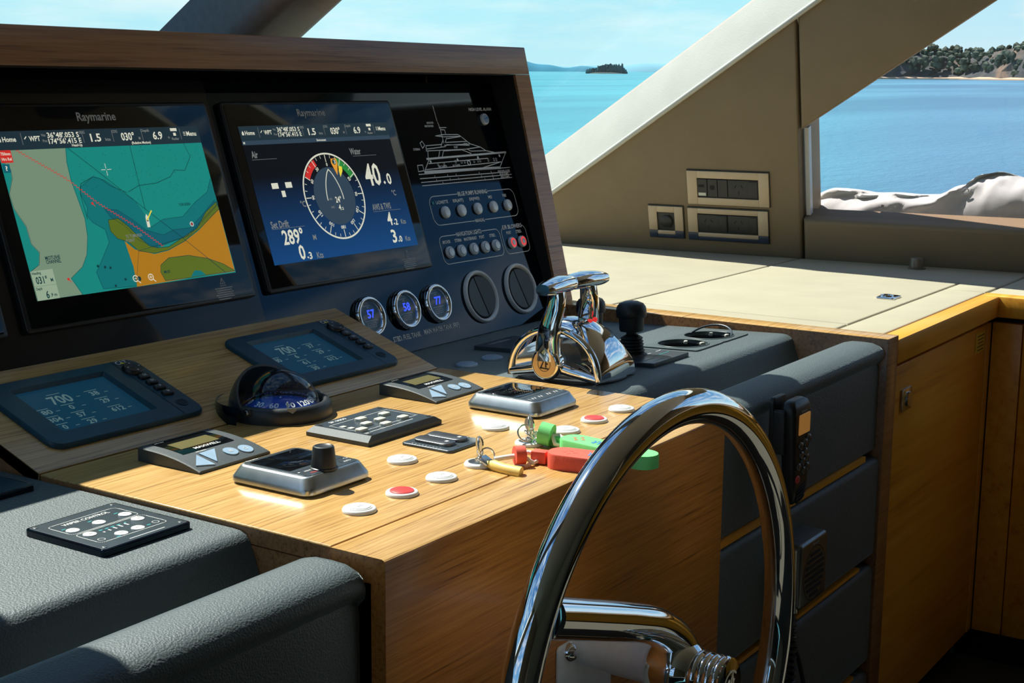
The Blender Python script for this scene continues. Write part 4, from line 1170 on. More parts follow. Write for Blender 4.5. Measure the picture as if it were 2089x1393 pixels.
lcd(r, cx, cy, lambda mb: (mb.poly([(-0.309, 0.20), (0.103, 0.20), (0.103, 0.4275), (-0.309, 0.4275)], 0, 3), topbar(mb, -0.309, 0.103, 0.4275, 0.454)), LM)

# ------------------------------------------------------------------ gauges, vents and push buttons on the fascia
def gauge(u, num, label):
    r = thing('tank_gauge', label, 'gauge', X=onF(u, 0.081, 0.0006))
    mb = MB(); mb.lathe([(0.0395, 0), (0.0400, 0.004), (0.0385, 0.0105), (0.0360, 0.0128), (0.0335, 0.0125), (0.0290, 0.0095), (0.0285, 0.0040)], 48, cap=False); mb.build('bezel_ring', 'chrome', r, 60)
    mb = MB(); mb.disc(0, 0, 0.0288, 0.0042, 0, 40); mb.build('dial', 'black_plastic', r, 0)
    mb = MB()
    mb.text(num, 0.0045, 0.0055, 0.0155, 0.0215, 0.0048, 0); mb.build('digits', 'led_blue', r, 0)
    mb = MB(); mb.text('FUEL' if u < 1.1 else 'WATER', 0, 0.0180, 0.0030, 0.008, 0.0048); mb.line([(-0.014, 0.0215), (0.006, 0.0215)], 0.0012, 0.0048)
    mb.line([(-0.017, -0.0075), (0.018, -0.0075)], 0.0012, 0.0048)
    for x in (-0.0065, 0.0070): mb.line([(x - 0.0048, -0.020), (x + 0.0048, -0.020), (x + 0.0048, -0.0115), (x - 0.0048, -0.0115)], 0.0008, 0.0048, closed=True); mb.text('SET' if x > 0 else 'CAL', x, -0.0158, 0.0024, 0.005, 0.0048)
    mb.build('lettering', 'ink_grey', r, 0)
    mb = MB(); mb.lathe([(0.0288, 0.0088), (0.0200, 0.0094), (0.0001, 0.0098)], 40, cap=False); mb.build('gauge_glass', 'clear_glass', r, 80)
gauge(0.920, '57', 'round chrome tank gauge reading 57, partly hidden by the wooden panel')
gauge(1.029, '58', 'round chrome tank gauge reading 58 above the words STBD. FUEL TANK')
gauge(1.131, '77', 'round chrome tank gauge reading 77 above the words MAIN WATER TANK')
def vent(u, label):
    r = thing('air_vent', label, 'air vent', X=onF(u, 0.0765, 0.0006))
    mb = MB(); mb.lathe([(0.0560, 0), (0.0560, 0.004), (0.0548, 0.0070), (0.0530, 0.0082), (0.0500, 0.0072), (0.0475, 0.003), (0.0470, 0.0002)], 56, cap=False); mb.build('vent_ring', 'vent_grey', r, 60)
    mb = MB(); mb.disc(0, 0, 0.0470, 0.0004, 0, 40); mb.build('vent_well', 'dark_gap', r, 0)
    T = Matrix.Rotation(R(14), 4, 'Z')
    for s in (-1, 1):
        L = []
        for q in range(15):
            t = -PI / 2 + PI * q / 14
            L.append((s * 0.0445 * math.cos(t), 0.0445 * math.sin(t)))
        mb = MB()
        P = [(max(abs(x), 0.0015) * s, y) for x, y in L]
        mb.add([(x, y, 0.001) for x, y in P] + [(x * 0.97, y * 0.97, 0.0035 + abs(x) * 0.05) for x, y in P], [(k, k + 1, 16 + k - 0, 15 + k) for k in range(14)] + [tuple(range(15, 30))], 0, T)
        mb.build('vent_flap', 'rubber', r, 40)
vent(1.285, 'round air vent with grey ring next to the gauge reading 77')
vent(1.4355, 'round air vent with grey ring beside the hood side board')
def pbutton(u, v, label, kind):
    r = thing('push_button', label, 'button', X=onF(u, v, 0.0006), group='push buttons on the fascia')
    mb = MB(); mb.lathe([(0.0128, 0), (0.0128, 0.0035), (0.0118, 0.0058), (0.0105, 0.0064), (0.0098, 0.0060)], 32); mb.build('button_ring', 'button_silver', r, 50)
    if kind == 'blank':
        mb = MB(); mb.lathe([(0.0098, 0.0050), (0.0096, 0.0072), (0.0080, 0.0078)], 28); mb.build('button_cap', 'button_silver', r, 50)
    elif kind == 'ring':
        mb = MB(); mb.lathe([(0.0085, 0.0050), (0.0083, 0.0072), (0.0070, 0.0076)], 28); mb.build('button_cap', 'button_silver', r, 50)
        mb = MB(); mb.arc(0, 0, 0.0086, 0.0096, 0, 2 * PI, 0.0066, 0, 28); mb.build('button_gap', 'ink_blue', r, 0)
    elif kind == 'red':
        mb = MB(); mb.arc(0, 0, 0.0060, 0.0100, 0, 2 * PI, 0.0067, 0, 28); mb.build('lamp_ring', 'red_lamp', r, 0)
        mb = MB(); mb.lathe([(0.0060, 0.0050), (0.0058, 0.0074), (0.0050, 0.0078)], 24); mb.build('button_cap', 'button_silver', r, 50)
    else:
        mb = MB(); mb.lathe([(0.0092, 0.0050), (0.0090, 0.0070), (0.0075, 0.0074)], 28); mb.build('button_cap', 'key_blue', r, 50)
        mb = MB(); mb.line([(-0.005, -0.001), (0.005, 0.002)], 0.003, 0.0078); mb.build('button_mark', 'ink_blue', r, 0)
for u, t in BIL: pbutton(u, 0.262, 'silver push button under the word %s in the bilge pump row' % t, 'blank')
for u, t in NAV: pbutton(u, 0.178, 'round silver push button under the word %s in the navigation lights row' % t, 'ring')
for u, t in BLO: pbutton(u, 0.178, 'round push button with red lit ring under %s in the blower box' % t, 'red')
pbutton(1.469, 0.457, 'lone silver push button with blue mark under the words HIGH LEVEL ALARM', 'alarm')
mb = MB(); mb.cyl((0, 0, 0), 0.0032, 0, 0.0015, 12); lo = mb.build('pilot_lamp', 'ink_teal', None, 40, onF(1.2085, 0.2840, 0.0002)); tag(lo, 'tiny dark teal pilot lamp at the left end of the bilge pump frame', 'lamp')

# ------------------------------------------------------------------ engine displays on the tilted panel
def engine_display(uc, vals, label):
    r = thing('engine_display', label, 'display', X=onT(uc, 0.1225, 0.0006))
    mb = MB()
    W, Hh = 0.276, 0.173
    o = rrect(0, 0, W, Hh, 0.020); o1 = rrect(0, 0, W - 0.005, Hh - 0.005, 0.018)
    i = rrect(-0.018, 0.0035, 0.168, 0.121, 0.003); i1 = rrect(-0.018, 0.0035, 0.160, 0.113, 0.002)
    mb.loft([[(x, y, 0) for x, y in o], [(x, y, 0.0045) for x, y in o], [(x, y, 0.0075) for x, y in o1], [(x, y, 0.0082) for x, y in i], [(x, y, 0.0016) for x, y in i1]], 0, False, False)
    mb.build('housing', 'display_plastic', r, 40)
    mb = MB(); mb.poly([(-0.099, -0.054), (0.063, -0.054), (0.063, 0.061), (-0.099, 0.061)], 0.0016, 0)
    mb.build('screen', 'lcd_engine', r, 0)
    mb = MB(); z = 0.0019
    for (x, y), t in zip([(-0.042, 0.026), (0.016, 0.001 + 0.022), (-0.041, 0.002), (0.017, 0.000), (-0.041, -0.020), (0.019, -0.026), (-0.086, 0.002), (-0.085, -0.019), (-0.039, -0.041), (-0.085, -0.040)], vals):
        big = t == '700'
        if t: mb.text(t, x, y, 0.0205 if big else 0.0105, (0.037 if big else 0.0075 * len(t)), z)
        if t: mb.line([(x - 0.012, y + (0.0155 if big else 0.0085)), (x + 0.010, y + (0.0155 if big else 0.0085))], 0.0013, z); mb.line([(x + 0.017 + big * 0.01, y - 0.002), (x + 0.023 + big * 0.01, y - 0.002)], 0.0012, z)
    mb.build('readout', 'lcd_engine_text', r, 0)
    mb = MB(); mb.line([(0.0945, -0.0855), (0.0945, 0.0855)], 0.0010, 0.0085); mb.build('seam', 'dark_gap', r, 0)
    mb = MB(); mb.lathe([(0.0165, 0), (0.0165, 0.004), (0.0145, 0.0065), (0.008, 0.0060), (0.001, 0.0050)], 28, 0, Matrix.Translation((0.1105, 0.0515, 0.0075)), cap=False); jp = mb.build('cursor_pad', 'black_plastic', r, 50)
    for k, y in enumerate((0.0270, 0.0095, -0.0080, -0.0255)):
        mb = MB(); mb.plate(0.1120, y, 0.0205, 0.0125, 0.005, 0.0075, 0.0125, 0.0025, 0)
        b = mb.build('key', 'black_plastic', r, 50)
        mb = MB(); mb.text(('OK', 'ESC', 'F', 'M')[k], 0.1120, y, 0.0052, 0.0085 if k < 2 else 0.0045, 0.0128); mb.build('key_mark', 'ink_grey', b, 0)
    mb = MB()
    for a in range(4): mb.poly([(0.1105 + 0.0105 * math.cos(a * PI / 2 + d) * s, 0.0515 + 0.0105 * math.sin(a * PI / 2 + d) * s) for d, s in ((0, 1.2), (0.2, 0.9), (-0.2, 0.9))], 0.0145)
    mb.build('cursor_mark', 'ink_grey', jp, 0)
    mb = MB(); mb.disc(0.1140, -0.0550, 0.0095, 0.0086, 0, 20)
    for k in range(-2, 3): mb.line([(0.1140 - math.sqrt(64 - (k * 3) ** 2) / 1000, -0.055 + k * 0.003), (0.1140 + math.sqrt(64 - (k * 3) ** 2) / 1000, -0.055 + k * 0.003)], 0.0016, 0.0089, 1)
    mb.build('speaker_grille', ['display_plastic', 'dark_gap'], r, 0)
    mb = MB(); mb.text('CAT', 0.1090, 0.0765, 0.0095, 0.0215, 0.0086, 0); mb.poly([(0.1030, 0.0718), (0.1150, 0.0718), (0.1090, 0.0768)], 0.0089, 1)
    mb.build('badge', ['ink_white', 'ink_yellow'], r, 0)
engine_display(0.193, ['700', '38', '0', '29', '57', '612', '180', '304', '29', '0'], 'dark blue engine display with a square screen reading 612, on the tilted panel at left')
engine_display(0.6585, ['700', '37', '6', '29', '61', '612', '80', '', '30', ''], 'dark blue engine display on the tilted panel, half behind the compass')

# ------------------------------------------------------------------ compass
def compass():
    c = Vector((0.432, 0.552, 0.0))
    r = thing('compass', 'black domed magnetic compass with blue card on the wooden desk', 'compass', loc=c)
    mb = MB(); mb.lathe([(0.0765, -0.03), (0.0785, 0.004), (0.0785, 0.012), (0.0770, 0.0185), (0.0735, 0.0230), (0.0690, 0.0245), (0.0650, 0.0230), (0.0625, 0.0185), (0.0620, 0.010)], 64, cap=False); mb.build('bezel', 'rubber', r, 60)
    mb = MB(); mb.grid(lambda u, v: (-0.016 + (0.0785 - 0.004 * (v == 1.0)) * math.cos(R(100 + 88 * u)), 0.012 + 0.0785 * math.sin(R(100 + 88 * u)), -0.02 + 0.046 * v), 24, 3); mb.build('housing', 'gloss_black', r, 50)
    mb = MB(); mb.lathe([(0.0610, 0.010), (0.0560, 0.0150), (0.0400, 0.0205), (0.0200, 0.0240), (0.0100, 0.0255), (0.0005, 0.0258)], 64, cap=False); mb.build('card', 'compass_blue', r, 80)
    mb = MB()
    zc_ = lambda q: 0.0068 + (0.0615 - q) * 0.45 + 0.0030
    def ring(deg, a, b, w):
        t = R(deg); L = [Vector((q * math.cos(t), q * math.sin(t), 0.0112 + (0.0610 - q) * 0.90)) for q in (a, b)]
        s = Vector((-math.sin(t), math.cos(t), 0)) * w / 2
        mb.add([tuple(L[0] + s), tuple(L[1] + s), tuple(L[1] - s), tuple(L[0] - s)], [(0, 1, 2, 3)])
    face = 231.0                                   # bearing 80 faces aft-left
    for d in range(0, 360, 5): ring(face + (d - 80), 0.0605, 0.0560 if d % 10 == 0 else 0.0580, 0.0016 if d % 10 == 0 else 0.0010)
    for d in range(0, 360, 30):
        t = R(face + (d - 80))
        p = Vector((0.0480 * math.cos(t), 0.0480 * math.sin(t), 0.0225))
        out = Vector((math.cos(t), math.sin(t), 0)); rt = Vector((-math.sin(t), math.cos(t), 0))
        up = (-out * 0.86 + Vector((0, 0, 0.51))).normalized()
        X = Matrix((rt, up, rt.cross(up))).transposed().to_4x4(); X.translation = p
        lab = {0: 'N', 90: 'E', 180: 'S', 270: 'W'}.get(d)
        mb.text(str(d), 0, 0.002, 0.0105, 0.0072 * len(str(d)), 0, X=X)
        if lab: mb.text(lab, 0, -0.0065, 0.0045, 0.003, 0, X=X)
    mb.build('card_marks', 'print_white', r, 0)
    mb = MB(); t = R(face + 2); mb.tube([(0.0580 * math.cos(t), 0.0580 * math.sin(t), 0.012), (0.0570 * math.cos(t), 0.0570 * math.sin(t), 0.031)], 0.0011, 8); mb.tube([(0, 0, 0.020), (0, 0, 0.027)], [0.005, 0.001], 12); mb.build('lubber_pin', 'ink_white', r, 40)
    mb = MB(); mb.ellipsoid((0, 0, 0.004), (0.0610, 0.0610, 0.0650), seg=64, rings=28, zmin=0.05)
    mb.f = mb.f[:-1][1:] if False else mb.f; mb.build('dome', 'dome_glass', r, 90)
    # visor folded back: part of a shell around the left-right hinge axis
    mb = MB()
    def shell(q):
        def P(u, v):
            b = PI * u; a = R(-8 + 58 * v)            # a from forward horizon upwards
            x = -q * math.cos(b); s = q * math.sin(b)
            return (x, s * math.cos(a), 0.012 + s * math.sin(a) * 0.97)
        return P
    mb.grid(shell(0.0785), 40, 16); mb.grid(shell(0.0745), 40, 16)
    mb.grid(lambda u, v: shell(0.0785 - 0.004 * v)(u, 1.0), 40, 1); mb.grid(lambda u, v: shell(0.0785 - 0.004 * v)(u, 0.0), 40, 1)
    mb.build('visor', 'visor_plastic', r, 40)
    for s in (-1, 1):
        mb = MB(); mb.cyl((0, 0, 0), 0.0075, 0, 0.008, 20, X=Matrix.Translation((s * 0.0715, -0.006, 0.017)) @ Matrix.Rotation(s * PI / 2, 4, 'Y'), ch=0.002); h = mb.build('visor_hinge', 'rubber', r, 50)
        mb = MB(); mb.cyl((0, 0, 0), 0.0042, 0, 0.0015, 16, X=Matrix.Translation((s * 0.0795, -0.006, 0.017)) @ Matrix.Rotation(s * PI / 2, 4, 'Y'), ch=0.0005); mb.build('hinge_screw', 'steel', h, 50)
    mb = MB(); mb.poly([(-0.0065, 0.004), (0.0065, 0.004), (0.0065, 0.000), (0, -0.005), (-0.0065, 0.000)], 0, 0, Matrix.Rotation(R(face - 270), 4, 'Z') @ Matrix.Translation((0.006, -0.0758, 0.0215)) @ Matrix.Rotation(R(42), 4, 'X')); mb.build('badge', 'chrome', r, 0)
compass()

# ------------------------------------------------------------------ windlass controllers (arched grey boxes)
def windlass(x, y, label):
    r = thing('windlass_control', label, 'controller', loc=(x, y, 0.0005))
    W, D = 0.131, 0.114
    zt = lambda yy: 0.0035 + 0.0150 * (1 - (1 - max(0, min(1, yy / D))) ** 2.4)
    mb = MB()
    n = 16; L = []
    prof = [(D * k / n, zt(D * k / n)) for k in range(n + 1)]
    sec = [(0, 0)] + prof + [(D, 0)]
    mb.loft([[(xx, yy + (e if 0 else 0), z if z < 0.001 else z - q) for yy, z in sec] for xx, q in ((0, 0.0015), (0.0015, 0.0003), (0.004, 0.0), (W - 0.004, 0), (W - 0.0015, 0.0003), (W, 0.0015))])
    mb.build('case', 'speckled_plastic', r, 30)
    def surf(P, lift, mat, name, par, th=0.0):
        b = MB()
        if th:
            b.loft([[(px, py, zt(py) + 0.0002) for px, py in P], [(px, py, zt(py) + lift) for px, py in P]])
        else:
            b.add([(px, py, zt(py) + lift) for px, py in P], [tuple(range(len(P)))])
        return b.build(name, mat, par, 30)
    def strip(x0, x1, y0, y1, lift, mat, name, par):
        b = MB(); b.grid(lambda u, v: (x0 + (x1 - x0) * u, y0 + (y1 - y0) * v, zt(y0 + (y1 - y0) * v) + lift), 1, 8); return b.build(name, mat, par, 40)
    lw = strip(0.018, 0.112, 0.048, 0.108, 0.0006, 'black_glass', 'lens', r)
    strip(0.029, 0.099, 0.063, 0.090, 0.0010, 'olive_lcd', 'display', lw)
    surf([(0.030, 0.036), (0.006, 0.012), (0.006 + 0.026, 0.0035)], 0.0016, 'key_blue', 'arrow_key', r, 1)
    surf([(0.036, 0.038), (0.066, 0.039), (0.040, 0.008)], 0.0016, 'key_blue', 'arrow_key', r, 1)
    for cx_, cy_ in ((0.079, 0.0225), (0.103, 0.0185)):
        surf([(cx_ + 0.0105 * math.cos(2 * PI * k / 20), cy_ + 0.0105 * math.sin(2 * PI * k / 20)) for k in range(20)], 0.0016, 'key_blue', 'round_key', r, 1)
    b = MB(); b.text('MAXWELL', 0.068, 0.0555, 0.0062, 0.046, 0)
    b.v = [(px, py, zt(py) + 0.0012) for px, py, _ in b.v]; k0 = len(b.v)
    b.text('A/CHAIN', 0.045, 0.0435, 0.0032, 0.018, 0); b.text('SW101', 0.028, 0.1050, 0.003, 0.016, 0); b.text('II', 0.079, 0.0225, 0.005, 0.005, 0)
    b.arc(0.103, 0.0185, 0.0022, 0.0032, 0, 2 * PI, 0, 0, 14)
    b.v = b.v[:k0] + [(px, py, zt(py) + (0.0019 if py < 0.03 else 0.0012)) for px, py, _ in b.v[k0:]]
    b.build('lettering', 'ink_white', r, 0)
windlass(0.1195, 0.4035, 'arched dark grey windlass controller with blue keys near the left desk edge')
windlass(0.6250, 0.4020, 'arched dark grey windlass controller with blue keys behind the knobless silver unit')

# ------------------------------------------------------------------ silver instrument heads
def instrument(x, y, knob, label):
    r = thing('autopilot_unit', label, 'controller', loc=(x, y, 0.0005))
    W, D, h = 0.124, 0.134, 0.0235
    mb = MB()
    L = []
    for q, z, rr in ((0.003, 0, 0.013), (0.0, 0.003, 0.015), (0.0, 0.0085, 0.015), (0.0012, 0.0105, 0.015), (0.0075, h - 0.002, 0.014), (0.0095, h - 0.0004, 0.012), (0.0115, h, 0.011)):
        L.append([(px, py, z) for px, py in rrect(W / 2, D / 2, W - 2 * q, D - 2 * q, rr, 6)])
    mb.loft(L); mb.build('case', 'brushed_steel', r, 40)
    mb = MB(); mb.plate(W / 2, D / 2, W - 0.024, D - 0.024, 0.010, h - 0.001, h + 0.0006, 0.0004); fp = mb.build('face_plate', 'pad_plastic', r, 40)
    mb = MB(); mb.plate(W / 2, 0.080, 0.088, 0.068, 0.003, h, h + 0.0012, 0.0004); mb.build('screen', 'black_glass', fp, 40)
    mb = MB(); mb.line([(0.014, 0.0375), (W - 0.014, 0.0375)], 0.0008, h + 0.0009); mb.line([(0.016, 0.1185), (W - 0.016, 0.1185)], 0.0006, h + 0.0009); mb.build('seam', 'dark_gap', fp, 0)
    mb = MB(); z = h + 0.0010
    if knob:
        mb.line([(0.016, 0.018), (0.026, 0.030)], 0.0025, z, 1); mb.text('STBY', 0.034, 0.0200, 0.0035, 0.012, z, 2); mb.text('AUTO', 0.098, 0.0215, 0.0042, 0.013, z); mb.line([(0.088, 0.022), (0.094, 0.032)], 0.0022, z, 1); mb.text('MENU', 0.034, 0.0300, 0.0035, 0.013, z); mb.disc(0.020, 0.0325, 0.0015, z); mb.text('^v', 0.106, 0.031, 0.004, 0.008, z)
    else:
        for px in (0.030, 0.048, 0.072, 0.092): mb.line([(px - 0.006, 0.022), (px - 0.002, 0.029), (px + 0.001, 0.021), (px + 0.005, 0.028)], 0.0013, z)
        for px in (0.018, 0.106): mb.line([(px, 0.022), (px, 0.028)], 0.0015, z)
    mb.text('Raymarine', 0.030, 0.1210, 0.0034, 0.020, z)
    mb.build('key_marks', ['ink_white', 'gunmetal', 'red_plastic'], fp, 0)
    if knob:
        mb = MB(); mb.lathe([(0.0175, h), (0.0175, h + 0.002), (0.0160, h + 0.003), (0.0158, h + 0.006), (0.0135, h + 0.0270), (0.0128, h + 0.0285), (0.0108, h + 0.0292), (0.0090, h + 0.0280), (0.0005, h + 0.0278)], 40, 0, Matrix.Translation((0.056, 0.0235, 0))); mb.build('knob', 'rubber', r, 40)
    else:
        mb = MB()
        for k in range(9):
            for j in range(4): mb.disc(0.045 + 0.006 * k, 0.060 + 0.010 * j, 0.0006, h + 0.0014, 0, 6)
        mb.build('screen_dots', 'ink_grey', fp, 0)
instrument(0.1145, 0.2140, True, 'silver framed autopilot head with a tall black knob on the wooden desk')
instrument(0.6280, 0.2150, False, 'silver framed instrument head without a knob, near the throttle')

# ------------------------------------------------------------------ keypad and rocker plate
def keypad():
    r = thing('keypad', 'black square keypad with white rubber keys in front of the compass', 'keypad', loc=(0.354, 0.317, 0.0005))
    W, D = 0.171, 0.114
    mb = MB(); mb.loft([[(x, y, 0) for x, y in ((0, 0), (W, 0), (W, D), (0, D))], [(x, y, 0.0055) for x, y in ((0, 0), (W, 0), (W, D), (0, D))], [(x, y, 0.0125) for x, y in ((0.012, 0.004), (W - 0.012, 0.004), (W - 0.012, D - 0.004), (0.012, D - 0.004))]]); mb.build('case', 'speckled_plastic', r, 0)
    mb = MB(); mb.box((W / 2, D / 2, 0.0125), (W - 0.026, D - 0.009, 0.0010)); mb.build('face_plate', 'pad_plastic', r, 0)
    for (x, y), s in zip([(0.468, 0.383), (0.423, 0.390), (0.437, 0.366), (0.405, 0.365), (0.422, 0.343), (0.468, 0.348), (0.374, 0.348)], [1] * 7):
        mb = MB(); mb.plate(x - 0.354 + 0.006, y - 0.317 + 0.002, 0.0175, 0.0130, 0.0035, 0.0125, 0.0172, 0.0018); k = mb.build('key', 'key_white', r, 50)
        mb = MB(); mb.text('1' if x > 0.46 else '-', x - 0.348, y - 0.315, 0.004, 0.004, 0.0174); mb.build('key_mark', 'ink_grey', k, 0)
    for x, y in ((0.373, 0.383), (0.374, 0.369)):
        mb = MB(); mb.plate(x - 0.346, y - 0.315, 0.0095, 0.0075, 0.001, 0.0125, 0.0142, 0.0005); mb.build('lamp', 'key_white', r, 40)
    mb = MB(); z = 0.0132
    for y in (0.030, 0.088): mb.line([(0.020, y), (W - 0.020, y)], 0.0010, z)
    mb.line([(0.020, 0.030), (0.020, 0.088)], 0.0010, z); mb.line([(W - 0.022, 0.030), (W - 0.022, 0.088)], 0.0010, z)
    mb.line([(0.028, 0.019), (0.125, 0.019)], 0.0014, z); mb.text('NX', 0.020, 0.018, 0.005, 0.008, z); mb.text('SP-3000', 0.052, 0.1000, 0.0062, 0.036, z)
    mb.build('lettering', 'ink_white', r, 0)
    for x, y in ((0.018, 0.011), (W - 0.018, 0.011), (W - 0.018, D - 0.011), (0.018, D - 0.011)):
        mb = MB(); mb.cyl((x, y, 0), 0.0035, 0.0125, 0.0136, 14); mb.build('screw', 'socket_black', r, 40)
keypad()
def rocker():
    r = thing('trim_switch', 'thin grey plate with two rocker switches between the keypad and the key fobs', 'switch', loc=(0.432, 0.246, 0.0005))
    mb = MB(); mb.plate(0, 0, 0.082, 0.086, 0.006, 0, 0.0035, 0.0015); mb.build('plate', 'pad_plastic', r, 40)
    for s in (-1, 1):
        mb = MB(); P = rrect(s * 0.0150, 0.003, 0.0255, 0.062, 0.010, 6)
        mb.loft([[(x, y, 0.003) for x, y in P], [(x, y, 0.0055 + 0.0022 * abs(y - 0.003) / 0.03) for x, y in P], [(s * 0.015 + (x - s * 0.015) * 0.85, 0.003 + (y - 0.003) * 0.93, 0.0062 + 0.0026 * abs(y - 0.003) / 0.03) for x, y in P]])
        k = mb.build('rocker', 'gunmetal', r, 50)
        mb = MB(); mb.poly([(s * 0.015 - 0.003, -0.020), (s * 0.015 + 0.003, -0.020), (s * 0.015 + 0.003, -0.015), (s * 0.015 - 0.003, -0.015)], 0.0088); mb.build('rocker_mark', 'ink_white', k, 0)
    mb = MB()
    for s in (-1, 1):
        for k in range(9): mb.line([(s * 0.0350, -0.022 + 0.006 * k), (s * 0.0370, -0.022 + 0.006 * k)], 0.0010, 0.0038)
    tag(mb.build('tick_marks', 'ink_white', r, 0), kind='stuff'); mb = MB()
    mb.text('BOW', 0, 0.0385, 0.004, 0.012, 0.0038); mb.build('lettering', 'ink_white', r, 0)
    mb = MB()
    for s in (-1, 1): mb.disc(s * 0.012, -0.0340, 0.0024, 0.0038, 0, 12)
    mb.build('lamp', 'dark_gap', r, 0)
rocker()

# ------------------------------------------------------------------ round push buttons and key switches
DX = Matrix.Translation
def deskbutton(x, y, label, red=False, X=None, grp='round push buttons on the desk', dark=False):
    r = thing('push_button', label, 'button', X=X or DX((x, y, 0.0004)), group=grp)
    mb = MB(); mb.lathe([(0.0205, 0), (0.0205, 0.0022), (0.0192, 0.0042), (0.0170, 0.0048), (0.0155, 0.0040)], 40); mb.build('rim', 'white_plastic' if not dark else 'key_blue', r, 50)
    mb = MB(); mb.lathe([(0.0152, 0.0030), (0.0150, 0.0052), (0.0135, 0.0060), (0.0001, 0.0062)], 36); cp_ = mb.build('cap', 'red_plastic' if red else ('white_plastic' if not dark else 'key_blue'), r, 50)
    if not red:
        mb = MB(); mb.arc(0, 0, 0.0128, 0.0136, 0, 2 * PI, 0.00635, 0, 28); mb.text('H', 0, 0, 0.006, 0.0075, 0.0065); mb.build('cap_mark', 'ink_grey', cp_, 0)
deskbutton(0.117, 0.136, 'round white push button nearest the front left corner of the desk')
deskbutton(0.201, 0.138, 'round white button with red centre, nearer the tall black knob', True)
deskbutton(0.284, 0.139, 'round white push button between the red one and the yellow taped key')
deskbutton(0.323, 0.233, 'round white push button in front of the rocker plate and right of the knob')
deskbutton(0.548, 0.236, 'round white push button between the rocker plate and the right silver head')
deskbutton(0.591, 0.141, 'round white push button just behind the green float')
deskbutton(0.673, 0.142, 'round white button with red centre, beside the wheel rim', True)
deskbutton(0.760, 0.144, 'round white push button behind the red centred button beside the wheel rim')
def onLeather(x, y): return Matrix.Translation((x, y, -0.0015 - 0.0225 * (y - 0.225) / 0.575 + 0.0004)) @ Matrix.Rotation(R(-2.24), 4, 'X')
deskbutton(0, 0, 'pale round push button on the shaded black leather, nearest the wooden desk', X=onLeather(0.970, 0.588), grp='buttons on the black leather', dark=True)
deskbutton(0, 0, 'pale round push button on the shaded black leather, nearest the throttle', X=onLeather(1.052, 0.588), grp='buttons on the black leather', dark=True)
def ignition(x, y, label, kw):
    r = thing('key_switch', label, 'switch', loc=(x, y, 0.0004))
    mb = MB(); mb.lathe([(0.0205, 0), (0.0205, 0.0025), (0.0190, 0.0045), (0.0160, 0.0050), (0.0150, 0.0035)], 40); mb.build('rim', 'white_plastic', r, 50)
    mb = MB(); mb.lathe([(0.0150, 0.0030), (0.0145, 0.0048), (0.0060, 0.0055), (0.0055, 0.0090), (0.0001, 0.0092)], 32); mb.build('barrel', 'steel', r, 40)
    mb = MB(); mb.box((0, 0, 0.0140), (0.0028, 0.0075, 0.0140), 0, 0.0006)
    Xk = Matrix.Translation((0, 0, 0.0285)) @ Matrix.Rotation(R(90), 4, 'X') @ Matrix.Rotation(R(kw), 4, 'Y')
    P = [(0.0105 * math.cos(2 * PI * k / 24), 0.0105 * math.sin(2 * PI * k / 24)) for k in range(24)]
    Q = [(0.0032 * math.cos(2 * PI * k / 24), 0.0040 + 0.0026 * math.sin(2 * PI * k / 24)) for k in range(24)]
    mb.loft([[(a, b, -0.001) for a, b in Q], [(a, b, -0.001) for a, b in P], [(a, b, 0.001) for a, b in P], [(a, b, 0.001) for a, b in Q], [(a, b, -0.001) for a, b in Q]], 0, False, False, Xk)
    mb.build('key', 'steel', r, 30)
ignition(0.367, 0.138, 'key switch with key, tied to the red float', 60)
ignition(0.499, 0.145, 'key switch with key, tied to the green float', 70)

# ------------------------------------------------------------------ key floats
def oblong(mb, L, W, h, waist, mi=0):
    P = []
    for k in range(13):
        t = -PI / 2 + PI * k / 12; P.append((L / 2 - W / 2 + W / 2 * math.cos(t), W / 2 * math.sin(t)))
    for k in range(9):
        t = PI / 2 + PI * k / 8; P.append((-L / 2 + W / 2 + W / 2 * math.cos(t) * 0.8, W / 2 * math.sin(t)))
    return mb.loft([[(x, y, 0) for x, y in P], [(x, y, h - 0.002) for x, y in P], [(x * 0.99, y * 0.96, h) for x, y in P]])
def keyfloat(col, label, a, b, W, h, collar, ringc, extra=None):
    a = Vector(a); b = Vector(b); d = b - a; L = d.length
    r = thing('key_float', label, 'key ring', X=Matrix.Translation((a + b) / 2) @ Matrix.Rotation(math.atan2(d.y, d.x), 4, 'Z'))
    inv = r.matrix_world.inverted()
    mb = MB(); oblong(mb, L, W, h, 0); mb.build('float_body', col, r, 40)
    mb = MB(); mb.box((-L / 2 - 0.008, 0, h * 0.45), (0.022, W * 0.36, h * 0.85), 0, 0.002); mb.build('float_neck', col, r, 40)
    mb = MB()
    for k in range(4):
        t = k * PI / 2; c = (-L / 2 + W * 0.75 + 0.0075 * math.cos(t), 0.0075 * math.sin(t)); q = [(c[0] + 0.0042 * math.cos(t + p), c[1] + 0.0042 * math.sin(t + p)) for p in (0, 2.2, -2.2)]
        mb.poly(q, h + 0.0003, 1)
    mb.text('YDAR', -L / 2 + W * 1.75, 0, W * 0.34, W * 0.95, h + 0.0003, 0, rot=PI); mb.build('float_print', ['ink_blue', 'ink_red'], r, 0)
    mb = MB(); mb.tube([inv @ Vector(p) for p in ringc[0]], 0.0034, 10); mb.tube([inv @ Vector(p) for p in ringc[1]], 0.0030, 10); mb.build('cord', 'cord_white', r, 60)
    c0, c1, cr = collar
    mb = MB(); mb.tube([inv @ Vector(c0), inv @ Vector(c1)], cr, 24); mb.build('float_collar', col, r, 40)
    for c, rad, ax in ringc[2]:
        mb = MB(); mb.torus((0, 0, 0), rad, 0.0012, 28, 8, X=inv @ Matrix.Translation(c) @ Matrix.Rotation(R(ax[0]), 4, 'X') @ Matrix.Rotation(R(ax[1]), 4, 'Y')); mb.build('split_ring', 'steel', r, 60)
    return r, inv
